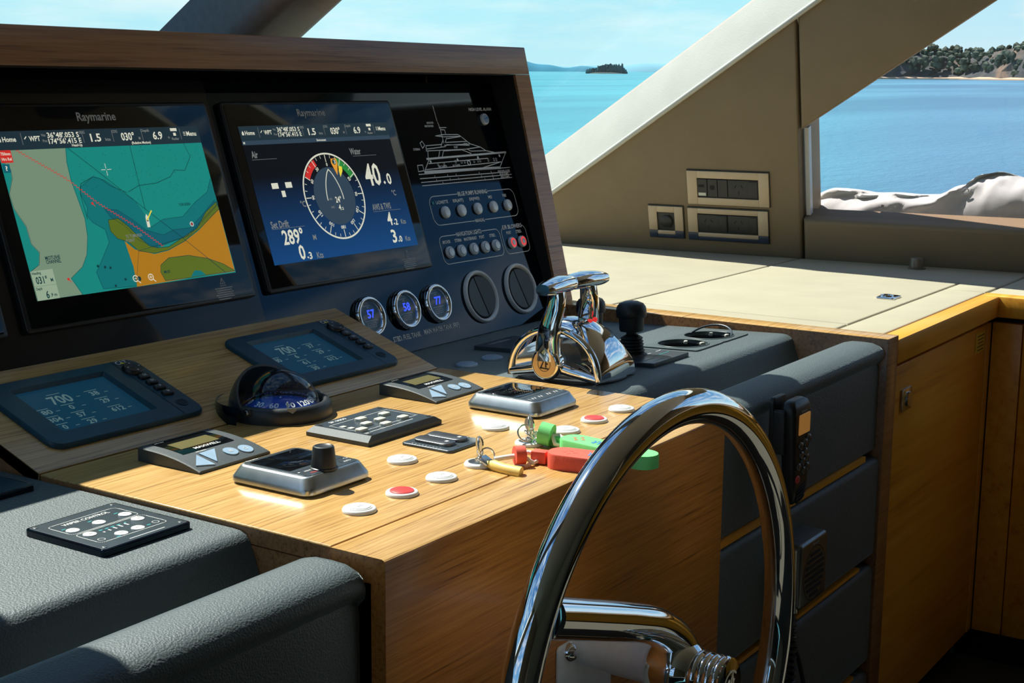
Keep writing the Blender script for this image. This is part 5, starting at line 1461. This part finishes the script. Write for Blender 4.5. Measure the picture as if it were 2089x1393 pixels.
rr_, inv_ = keyfloat('red_foam', 'red foam key float lying on the desk edge behind the wheel rim', (0.4235, 0.070, 0.0004), (0.441, -0.032, 0.0004), 0.046, 0.020,
    ((0.392, 0.099, 0.014), (0.4025, 0.090, 0.014), 0.0125),
    ([(0.372, 0.118, 0.010), (0.384, 0.107, 0.012), (0.402, 0.093, 0.013), (0.424, 0.100, 0.011), (0.430, 0.082, 0.010)], [(0.402, 0.092, 0.012), (0.406, 0.078, 0.004), (0.418, 0.078, 0.005)],
     [((0.3660, 0.1360, 0.026), 0.0130, (80, 25)), ((0.3700, 0.1280, 0.013), 0.0110, (75, -30))]))
mb = MB(); mb.tube([inv_ @ Vector(p) for p in ((0.362, 0.122, 0.006), (0.359, 0.108, 0.006), (0.356, 0.092, 0.005), (0.356, 0.076, 0.004), (0.358, 0.066, 0.003))], [0.0045, 0.0075, 0.0070, 0.0080, 0.0085], 10); o = mb.build('tape_tag', 'yellow_tape', rr_, 40); o['label'] = 'yellow tape tag'
mb = MB(); mb.box((0, 0, 0), (0.020, 0.018, 0.003), 0, 0.001, X=inv_ @ Matrix.Translation((0.362, 0.124, 0.010)) @ Matrix.Rotation(R(25), 4, 'X')); mb.build('key_head', 'steel', rr_, 40)
keyfloat('green_foam', 'green foam key float beside the red one, its end overhanging the desk edge', (0.5085, 0.098, 0.0004), (0.4860, -0.062, 0.0004), 0.042, 0.018,
    ((0.501, 0.128, 0.019), (0.505, 0.111, 0.016), 0.0160),
    ([(0.500, 0.138, 0.016), (0.501, 0.128, 0.019), (0.505, 0.111, 0.016), (0.511, 0.104, 0.016), (0.508, 0.096, 0.014)], [(0.505, 0.111, 0.017), (0.495, 0.100, 0.008), (0.500, 0.094, 0.006)],
     [((0.4985, 0.1450, 0.028), 0.0125, (85, 30)), ((0.4900, 0.1450, 0.018), 0.0120, (55, -30)), ((0.4960, 0.1400, 0.014), 0.0110, (30, 20))]))

# ------------------------------------------------------------------ twin lever throttle
def throttle():
    c = Vector((0.957, 0.357, -0.0062))
    r = thing('throttle', 'chrome twin lever throttle on the black leather right of the desk', 'throttle', X=Matrix.Translation(c) @ Matrix.Rotation(R(-2.24), 4, 'X'))
    mb = MB(); mb.loft([[(x * s, y * s, z) for x, y in [(0.073 * abs(math.cos(t)) ** 0.75 * math.copysign(1, math.cos(t)) + 0.003, 0.097 * abs(math.sin(t)) ** 0.8 * math.copysign(1, math.sin(t))) for t in [2 * PI * k / 48 for k in range(48)]]] for s, z in ((1, 0), (1, 0.003), (0.98, 0.0045))]); mb.build('gasket', 'rubber', r, 40)
    # domed cover: a half barrel, wide at the foot, round in side view
    mb = MB()
    def P(u, v):
        t = PI * u                                   # front to back over the top
        y = -0.092 * math.cos(t); z = 0.004 + 0.102 * math.sin(t) ** 0.85
        w = 0.058 - 0.020 * math.sin(t) ** 2
        k = -1 + 2 * v
        bulge = 1 - (0.30 * abs(k) ** 3 if k < 0 else 0.36 * k ** 3)
        return (0.006 + w * k * (1.22 if k > 0 else 1), y * (1 - 0.06 * k * k), 0.004 + (z - 0.004) * bulge)
    mb.grid(P, 40, 16)
    for k in (0, 1):
        L = [P(i / 40, k) for i in range(41)]
        L2 = [(x, y * 0.99, 0.001) for x, y, z in L]
        mb.add(L + L2, [(i, i + 1, 41 + i + 1, 41 + i) if k == 0 else (i + 1, i, 41 + i, 41 + i + 1) for i in range(40)])
    mb.build('cover', 'chrome', r, 55)
    # side frames: rim arch, struts and hub on either side
    for s, x in ((-1, -0.055), (1, 0.040)):
        mb = MB()
        if s < 0: mb.tube([(x, -0.088 * math.cos(PI * k / 24), 0.008 + 0.084 * math.sin(PI * k / 24) ** 0.9) for k in range(25)], 0.0065, 10)
        if s < 0: mb.tube([(x, -0.086, 0.010), (x + s * 0.003, -0.040, 0.020), (x + s * 0.006, -0.004, 0.030)], [0.0075, 0.009, 0.010], 10)
        if s < 0: mb.tube([(x, 0.086, 0.014), (x + s * 0.003, 0.040, 0.022), (x + s * 0.006, 0.004, 0.030)], [0.0075, 0.009, 0.010], 10)
        if s < 0: mb.build('side_arch', 'chrome', r, 60)
        T = Matrix.Translation((x, 0.002, 0.035)) @ Matrix.Rotation(s * PI / 2, 4, 'Y')
        mb = MB(); mb.lathe([(0.026, -0.004), (0.026, 0.006), (0.0225, 0.012), (0.021, 0.0125)], 32, 0, T); mb.build('pivot', 'gunmetal', r, 50)
    def lever(x, name_lean, hx0, hx1, logo):
        s = -1 if logo else 1
        T = Matrix.Translation((x, 0.002, 0.035)) @ Matrix.Rotation(s * PI / 2, 4, 'Y')
        mb = MB(); mb.lathe([(0.0265, -0.010), (0.0285, 0.000), (0.0285, 0.008), (0.0255, 0.0125), (0.0240, 0.0130), (0.0235, 0.0120)], 40, 0, T)
        pts = [(x, 0.002, 0.040), (x, 0.001, 0.075), (x - s * 0.001, -0.003, 0.100), (x - s * 0.008, -0.010, 0.128), (x - s * 0.012, -0.011, 0.147), (x - s * 0.012, -0.009, 0.160)]
        secs = [(0.0140, 0.0235), (0.0135, 0.0210), (0.0130, 0.0190), (0.0125, 0.0165), (0.0120, 0.0150), (0.0120, 0.0150)]
        L = []
        for (px, py, pz_), (a, b) in zip(pts, secs):
            L.append([(px + a * math.copysign(abs(math.cos(t)) ** 0.7, math.cos(t)), py + b * math.copysign(abs(math.sin(t)) ** 0.7, math.sin(t)), pz_) for t in [2 * PI * k / 24 for k in range(24)]])
        mb.loft(L)
        lv = mb.build('lever', 'chrome', r, 45)
        xc = (hx0 + hx1) / 2
        mb = MB(); L = []
        for k in range(13):
            q = k / 12; xx = hx0 + (hx1 - hx0) * q
            e = math.sin(PI * (0.07 + 0.86 * q)) ** 0.28
            sk = -0.006 * (q - 0.5) * 2 * s
            L.append([(xx, -0.009 + sk + 0.0205 * e * math.copysign(abs(math.cos(t)) ** 0.8, math.cos(t)), 0.1665 - 0.004 * abs(q - 0.5) + 0.0130 * e * math.sin(t) + (0.003 if math.sin(t) > 0.3 else 0) * e) for t in [2 * PI * i / 24 for i in range(24)]])
        mb.loft(L); mb.build('handle', 'chrome', lv, 50)
        if logo:
            mb = MB(); mb.disc(0, 0, 0.0225, 0.0127, 0, 36, T); mb.build('logo_disc', 'logo_reflection', lv, 0)
            D = Matrix.Translation((x - 0.0131, 0.002, 0.035)) @ Matrix(((0, 0, -1, 0), (-1, 0, 0, 0), (0, 1, 0, 0), (0, 0, 0, 1)))
            mb = MB(); mb.arc(0, 0, 0.0118, 0.0127, 0, 2 * PI, 0, 0, 32, D)
            mb.line([(-0.0090, 0.0070), (0.0000, 0.0070), (-0.0070, -0.0065), (0.0080, -0.0075)], 0.0024, 0.0001, 0, False, D)
            mb.line([(0.0035, -0.0045), (0.0035, 0.0060), (0.0095, 0.0060)], 0.0026, 0.0001, 0, False, D); mb.line([(0.0035, 0.0010), (0.0075, 0.0010)], 0.0020, 0.0001, 0, False, D)
            mb.build('logo_mark', 'ink_dark', lv, 0)
    lever(-0.0685, 0, -0.108, 0.012, True)
    lever(0.0605, 0, -0.020, 0.092, False)
    for x, y in ((0.012, -0.034), (0.036, -0.030)):
        mb = MB(); mb.ellipsoid((x, y, 0.0985), (0.0048, 0.0048, 0.0045), seg=16, rings=8); mb.build('indicator', 'red_lamp', r, 80)
    mb = MB(); mb.lathe([(0.0125, 0.0), (0.0120, 0.002), (0.0095, 0.0015), (0.0001, 0.0005)], 28, 0, Matrix.Translation((0.024, -0.062, 0.079)) @ Matrix.Rotation(R(40), 4, 'X')); mb.build('trim_button', 'gunmetal', r, 50)
throttle()

# ------------------------------------------------------------------ joysticks on printed plates
def joystick(x, y, px0, px1, py0, py1, label):
    r = thing('joystick', label, 'joystick', X=onLeather(x, y))
    mb = MB(); mb.plate((px0 + px1) / 2 - x, (py0 + py1) / 2 - y, px1 - px0, py1 - py0, 0.003, 0, 0.008, 0.0012); pl_ = mb.build('base_plate', 'pad_plastic', r, 40)
    w0, w1, d0 = px0 - x, px1 - x, py0 - y
    mb = MB(); z = 0.0084
    if py0 < 0.3:
        mb.line([(w1 - 0.022, d0 + 0.058), (w1 - 0.004, d0 + 0.058)], 0.0022, z); mb.text('BOW', w1 - 0.050, d0 + 0.058, 0.0050, 0.014, z); mb.line([(w1 - 0.075, d0 + 0.036), (w1 - 0.012, d0 + 0.036)], 0.0016, z, 1); mb.line([(w0 + 0.010, d0 + 0.028), (w0 + 0.055, d0 + 0.028)], 0.0022, z, 2); mb.text('THRUSTER', w0 + 0.045, d0 + 0.012, 0.005, 0.040, z, 2)
    else:
        mb.text('STERN THRUSTER', w0 + 0.060, py1 - y - 0.022, 0.0065, 0.072, z); mb.line([(w0 + 0.02, d0 + 0.19), (w0 + 0.03, d0 + 0.11), (w0 + 0.11, d0 + 0.11)], 0.004, z, 1)
    mb.build('lettering', ['ink_grey', 'ink_teal', 'ink_teal'], pl_, 0)
    mb = MB(); P = [(0.0300, 0.0080), (0.0270, 0.0110)]
    for k in range(6): P += [(0.0260 - 0.0009 * k, 0.0110 + 0.0058 * k), (0.0225 - 0.0009 * k, 0.0139 + 0.0058 * k)]
    mb.lathe(P + [(0.010, 0.0470), (0.0092, 0.0600)], 36); mb.build('bellows', 'rubber', r, 40)
    mb = MB(); mb.lathe([(0.0215, 0.0530), (0.0226, 0.0560), (0.0236, 0.0780), (0.0272, 0.0790), (0.0284, 0.0815), (0.0284, 0.0915), (0.0270, 0.0985), (0.0225, 0.1045), (0.0130, 0.1085), (0.0001, 0.1095)], 40); mb.build('knob', 'rubber', r, 40)
joystick(1.165, 0.350, 1.098, 1.238, 0.268, 0.390, 'black rubber thruster joystick on a printed plate, right of the throttle')
joystick(1.190, 0.452, 1.122, 1.262, 0.394, 0.681, 'black rubber thruster joystick mostly hidden behind the chrome throttle')

# ------------------------------------------------------------------ cup holder
def cupholder():
    cx, cy = 1.408, 0.338
    r = thing('cup_holder', 'black plastic cup holder with two round wells in the leather shelf', 'cup holder', X=onLeather(cx, cy))
    W, D = 0.236, 0.122
    holes = [(-0.057, 0.0), (0.057, 0.0)]
    mb = MB()
    for (hx, hy) in holes:
        sq = []; ci = []
        for k in range(40):
            t = 2 * PI * k / 40
            ci.append((hx + 0.0500 * math.cos(t), hy + 0.0500 * math.sin(t)))
            m = max(abs(math.cos(t)) / (W / 4), abs(math.sin(t)) / (D / 2))
            sq.append((hx * (W / 4) / 0.057 + math.cos(t) / m, hy + math.sin(t) / m))
        mb.loft([[(x, y, 0.0) for x, y in sq], [(x, y, 0.0022) for x, y in sq], [(x, y, 0.0026) for x, y in ci], [(hx + (x - hx) * 0.97, hy + (y - hy) * 0.97, -0.004) for x, y in ci]], 0, False, False)
        mb.loft([[(hx + (x - hx) * 0.97, hy + (y - hy) * 0.97, -0.004) for x, y in ci], [(hx + (x - hx) * 0.92, hy + (y - hy) * 0.92, -0.085) for x, y in ci]], 1, False, True)
    mb.f = [tuple(reversed(f)) if len(f) == 40 else f for f in mb.f]
    ins = mb.build('insert', ['cup_plastic', 'socket_black'], r, 40)
    for hx, hy in holes:
        mb = MB(); mb.torus((hx, hy, 0.0026), 0.0505, 0.0016, 56, 8); mb.build('well_rim', 'cup_plastic', r, 60)
        for a in (150, 210 + 60, 20, -30):
            t = R(a); mb = MB(); mb.box((0, 0, 0), (0.010, 0.008, 0.007), 0, 0.002, X=Matrix.Translation((hx + 0.045 * math.cos(t), hy + 0.045 * math.sin(t), -0.002)) @ Matrix.Rotation(t, 4, 'Z')); mb.build('grip_tab', 'key_white', r, 50)
    mb = MB(); L = [(0.057 + 0.046 * math.cos(R(a)), 0.046 * math.sin(R(a)), 0.002 + 0.016 * math.sin(R((a + 80) / 160 * 180))) for a in range(-80, 81, 8)]
    mb.tube(L, 0.0022, 8); mb.build('cup_strap', 'pad_plastic', r, 60)
cupholder()

# ------------------------------------------------------------------ panels on the left leather shelf
def wiper():
    x0, x1, y0, y1 = -0.155, -0.031, 0.264, 0.393
    r = thing('wiper_panel', 'black square wiper control panel with white keys on the sunlit leather', 'control panel', loc=((x0 + x1) / 2, (y0 + y1) / 2, -0.0060))
    cx, cy = (x0 + x1) / 2, (y0 + y1) / 2
    mb = MB(); mb.plate(0, 0, x1 - x0 + 0.004, y1 - y0 + 0.004, 0.006, 0, 0.0075, 0.0012); mb.build('panel_body', 'gloss_black', r, 40)
    mb = MB(); mb.plate(0, 0, x1 - x0 - 0.002, y1 - y0 - 0.002, 0.004, 0.0072, 0.0078, 0.0002); mb.build('face_plate', 'pad_plastic', r, 40)
    mb = MB(); z = 0.0081; q = lambda x, y: (x - cx - 0.0045 + 0.014, y - cy + 0.0115)
    def rr(a, b, c, d):
        P = rrect((a + c) / 2, (b + d) / 2, c - a, d - b, 0.006, 4); mb.line([q(*p) for p in P], 0.0010, z, 0, True)
    rr(-0.151, 0.320, -0.054, 0.364); rr(-0.151, 0.273, -0.054, 0.317)
    mb.text('WIPER CONTROL', *q(-0.1025, 0.356), 0.0066, 0.066, z)
    for k in range(5): mb.line([q(-0.123 + k * 0.0085, 0.3000), q(-0.123 + k * 0.0085, 0.3000 + 0.0015 + 0.0018 * k)], 0.0022, z, 0); mb.line([q(-0.123 + k * 0.0085, 0.3085), q(-0.120 + k * 0.0085, 0.3085)], 0.0024, z, 1)
    for p in ((-0.142, 0.283), (-0.064, 0.283)): mb.arc(*q(*p), 0.0036, 0.0044, 0, 2 * PI, z, 0, 16)
    for p in ((-0.144, 0.344), (-0.107, 0.344), (-0.069, 0.344), (-0.124, 0.276), (-0.076, 0.281)): mb.line([q(p[0] - 0.002, p[1]), q(p[0] + 0.002, p[1])], 0.002, z, 1)
    mb.line([(-0.020, -0.0575), (0.030, -0.0575)], 0.0016, z, 2)
    mb.build('lettering', ['ink_white', 'ink_teal', 'ink_grey'], r, 0)
    for k, p in enumerate([(-0.140, 0.333), (-0.103, 0.333), (-0.065, 0.333), (-0.138, 0.307), (-0.115, 0.282), (-0.091, 0.282), (-0.068, 0.308)]):
        mb = MB(); mb.lathe([(0.0078, 0.0078), (0.0076, 0.0086), (0.0060, 0.0092), (0.0001, 0.0093)], 24, 0, Matrix.Translation((*q(*p), 0))); b = mb.build('key', 'white_plastic', r, 50)
        mb = MB(); a = q(*p)
        if k in (3, 6): mb.poly([(a[0] - 0.003, a[1] - 0.002), (a[0] + 0.003, a[1] - 0.002), (a[0], a[1] + 0.0035)], 0.0096, 0)
        else: mb.line([(a[0] - 0.003, a[1]), (a[0] + 0.003, a[1])], 0.0012, 0.0096)
        mb.build('key_mark', 'ink_grey', b, 0)
    for sx in (-1, 1):
        for sy in (-1, 1):
            mb = MB(); mb.cyl((sx * 0.055, sy * 0.0575, 0), 0.0034, 0.0076, 0.0086, 14, ch=0.0004); mb.build('screw', 'steel', r, 40)
wiper()
r = thing('switch_panel', 'dark blue switch panel with pale label on the shaded left leather shelf', 'control panel', loc=(-0.118, 0.6050, -0.0060))
mb = MB(); mb.plate(0, 0, 0.168, 0.146, 0.005, 0, 0.0075, 0.0012); mb.build('panel_body', 'gloss_black', r, 40)
mb = MB(); mb.plate(0, 0, 0.162, 0.140, 0.003, 0.0072, 0.0079, 0.0002); mb.build('face_plate', 'display_plastic', r, 40)
mb = MB(); mb.plate(0.030, -0.008, 0.038, 0.044, 0.003, 0.0078, 0.0084, 0.0002); mb.build('key', 'key_blue', r, 40)
mb = MB(); mb.arc(0.032, -0.008, 0.0090, 0.0108, 0, 2 * PI, 0.0087, 0, 20); mb.arc(0.032, -0.008, 0.0035, 0.0045, 0, 2 * PI, 0.0087, 0, 16); mb.build('key_mark', 'ink_white', r, 0)

# ------------------------------------------------------------------ radio handset and speaker on the padded front
def handset():
    r = thing('radio_handset', 'black radio handset with amber screen clipped to the padded front', 'handset', X=Matrix.Translation((1.027, -0.0065, -0.093)) @ Matrix.Rotation(R(90), 4, 'X'))
    # local: x right, y up, z towards the helmsman
    mb = MB(); L = []
    for y, w, z0, z1 in ((-0.088, 0.020, 0.022, 0.036), (-0.082, 0.027, 0.020, 0.040), (-0.060, 0.030, 0.018, 0.043), (-0.020, 0.031, 0.017, 0.042), (0.030, 0.034, 0.015, 0.041), (0.060, 0.036, 0.013, 0.041), (0.075, 0.036, 0.014, 0.040), (0.083, 0.032, 0.016, 0.037), (0.087, 0.022, 0.020, 0.033)):
        L.append([(x, y, z) for x, z in rrect(0, (z0 + z1) / 2, 2 * w, z1 - z0, 0.008, 4)])
    mb.loft(L); mb.build('body', 'black_plastic', r, 50)
    mb = MB(); mb.plate(0.006, 0.046, 0.046, 0.034, 0.003, 0.0405, 0.0420, 0.0004); sc_ = mb.build('screen', plain('lcd_amber', (0.10, 0.06, 0.02), 0.25, emit=(0.42, 0.19, 0.045), es=0.45).name, r, 40)
    mb = MB(); mb.text('Raymarine', 0.004, 0.0685, 0.0038, 0.024, 0.0414); mb.build('lettering', 'ink_grey', r, 0)
    for x, y, q in ((-0.008, 0.010, 0), (0.010, 0.013, 0), (0.025, 0.018, 0), (-0.004, -0.006, 0), (0.012, -0.003, 0), (-0.014, -0.024, 0), (0.004, -0.018, 0), (0.018, -0.014, 0), (0.006, -0.034, 0), (0.022, -0.030, 0), (-0.018, -0.044, 1)):
        mb = MB(); mb.lathe([(0.0072, 0.0405), (0.0070, 0.0440), (0.0055, 0.0452)], 18, 0, Matrix.Translation((x, y, 0))); mb.build('key', 'red_plastic' if q else 'gunmetal', r, 50)
    for k in range(5):
        mb = MB(); mb.tube([(-0.021 + 0.001 * k, -0.062 - 0.0055 * k, 0.0420), (0.000, -0.059 - 0.0055 * k, 0.0436), (0.019 - 0.001 * k, -0.055 - 0.0055 * k, 0.0420)], 0.0014, 8); mb.build('grille_bar', 'dark_gap', r, 50)
    mb = MB(); mb.plate(-0.0375, 0.036, 0.010, 0.074, 0.004, 0.004, 0.026, 0.003); mb.build('side_key', 'rubber', r, 50)
    mb = MB(); mb.plate(-0.018, 0.050, 0.052, 0.085, 0.010, 0.0, 0.007, 0.002).box((0, 0.02, 0.010), (0.030, 0.04, 0.012), 0, 0.003); mb.build('clip', 'black_plastic', r, 50)
handset()
def speaker():
    r = thing('speaker_box', 'dark grey speaker box with slatted oval grille on the second padded front', 'speaker', X=Matrix.Translation((1.123, 0.0035, -0.327)) @ Matrix.Rotation(R(90), 4, 'X'))
    mb = MB(); mb.plate(0, 0, 0.126, 0.118, 0.012, 0.0, 0.045, 0.007); mb.build('case', 'gunmetal', r, 50)
    mb = MB(); mb.disc(0.002, -0.004, 0.047, 0.0453, 0, 40, ry=0.048); mb.arc(0.002, -0.004, 0.0475, 0.0490, 0, 2 * PI, 0.0454, 1, 40); mb.build('grille', ['gunmetal', 'dark_gap'], r, 0)
    for k in range(8):
        y = 0.034 - 0.0105 * k; w = math.sqrt(max(0, 0.042 ** 2 - (y + 0.002) ** 2))
        mb = MB(); mb.plate(0.002, y - 0.002, 2 * w, 0.0056, 0.002, 0.0440, 0.0462, 0); mb.build('grille_slot', 'dark_gap', r, 0)
    mb = MB(); mb.text('Raymarine', 0.004, 0.0500, 0.0042, 0.026, 0.0455); mb.build('lettering', 'ink_grey', r, 0)
    mb = MB(); mb.tube([(-0.058, 0.052, 0.034), (-0.058, -0.060, 0.034)], 0.0075, 12); mb.build('bracket', 'steel', r, 50)
speaker()
mb = MB(); P = []
for k in range(420):
    t = k / 419; a = t * 44 * 2 * PI; z = -0.385 - 0.53 * t; s = 0.012
    P.append((1.077 + 0.016 * math.sin(t * 5) + s * math.cos(a), -0.016 + s * math.sin(a), z))
mb.tube(P, 0.0036, 6)
tag(mb.build('coiled_cord', 'rubber', None, 60), 'black coiled cord hanging down behind the wheel rim below the speaker', 'cord')
mb = MB(); mb.tube([(1.077, -0.022, -0.388), (1.078, -0.022, -0.418)], 0.0075, 14); mb.tube([(1.078, -0.022, -0.415), (1.082, -0.021, -0.44), (1.098, -0.020, -0.455), (1.130, -0.018, -0.495), (1.165, -0.014, -0.545), (1.20, -0.012, -0.62), (1.215, -0.012, -0.92)], 0.0042, 10)
tag(mb.build('power_cable', 'rubber', None, 60), 'thin straight black cable running down from the speaker, right of the coiled cord', 'cable')

# ------------------------------------------------------------------ steering wheel
def wheel():
    c = Vector((0.404, -0.127, -0.243))
    r = thing('steering_wheel', 'large polished steel steering wheel in front of the wooden console', 'steering wheel', X=Matrix.Translation(c) @ Matrix.Rotation(R(-1.0), 4, 'Z'))
    mb = MB(); mb.torus((0, 0, 0), 0.347, 0.0226, 160, 28, X=Matrix.Rotation(R(90), 4, 'X')); mb.build('rim', 'chrome', r, 80)
    def bez(P, n=8):
        out = []
        for i in range(len(P) - 1):
            p0 = Vector(P[max(i - 1, 0)]); p1 = Vector(P[i]); p2 = Vector(P[i + 1]); p3 = Vector(P[min(i + 2, len(P) - 1)])
            for k in range(n):
                t = k / n
                out.append(0.5 * ((2 * p1) + (-p0 + p2) * t + (2 * p0 - 5 * p1 + 4 * p2 - p3) * t * t + (-p0 + 3 * p1 - 3 * p2 + p3) * t ** 3))
        return out + [Vector(P[-1])]
    for s in (1, -1):
        P = [(-0.279, 0, 0.166), (-0.200, 0, 0.139), (-0.110, -0.002, 0.108), (-0.045, -0.006, 0.083), (-0.004, -0.012, 0.054), (0.014, -0.020, 0.020), (0.016, -0.022, -0.002)]
        P = [(x * s, y, z * s) for x, y, z in P]
        mb = MB(); mb.tube(bez(P), 0.0245, 24); mb.build('spoke', 'chrome', r, 80)
    AX = Matrix.Translation((0, 0, 0.010)) @ Matrix.Rotation(R(90), 4, 'X')     # local z runs aft (-y)
    mb = MB(); mb.lathe([(0.027, -0.020), (0.034, -0.012), (0.040, 0.000), (0.044, 0.014), (0.044, 0.030), (0.038, 0.040), (0.033, 0.046)], 48, 0, AX); mb.build('hub', 'chrome', r, 50)
    mb = MB(); P = []
    for k in range(4): P += [(0.0335, 0.046 + 0.010 * k), (0.0355, 0.049 + 0.010 * k), (0.0355, 0.053 + 0.010 * k), (0.0335, 0.056 + 0.010 * k)]
    mb.lathe(P + [(0.034, 0.088), (0.030, 0.0905), (0.0005, 0.0915)], 48, 0, AX); hc = mb.build('hub_cap', 'chrome', r, 45)
    mb = MB(); D = AX @ Matrix.Translation((0, 0, 0.0918)); mb.arc(0, 0, 0.017, 0.020, R(40), R(320), 0, 0, 30, D); mb.line([(-0.006, -0.014), (0.004, 0.016), (0.010, -0.014)], 0.0035, 0, 0, False, D); mb.build('emblem', 'steel', hc, 0)
    mb = MB(); mb.lathe([(0.0255, -0.075), (0.0255, -0.020)], 40, 0, AX); mb.lathe([(0.0270, -0.022), (0.0290, -0.012)], 40, 0, AX); mb.build('shaft_sleeve', 'button_silver', r, 50)
    mb = MB(); mb.lathe([(0.0240, -0.124), (0.0240, -0.077), (0.0235, -0.074)], 40, 0, AX); mb.build('shaft', 'button_silver', r, 50)
wheel()
r = thing('helm_flange', 'steel mounting plate with domed nuts behind the steering wheel hub', 'plate', loc=(0.412, -0.0010, -0.290))
mb = MB(); mb.plate(0, 0, 0.138, 0.150, 0.006, 0, 0.004, 0.0015, X=Matrix.Rotation(R(90), 4, 'X')); mb.build('plate', 'button_silver', r, 40)
for x in (-0.045, 0.005, 0.050):
    for z in (-0.055, 0.062):
        mb = MB(); mb.ellipsoid((0, 0, 0.004), (0.013, 0.013, 0.013), seg=20, rings=8, zmin=0.0, X=Matrix.Translation((x, 0, z)) @ Matrix.Rotation(R(90), 4, 'X')); mb.build('dome_nut', 'chrome', r, 60)
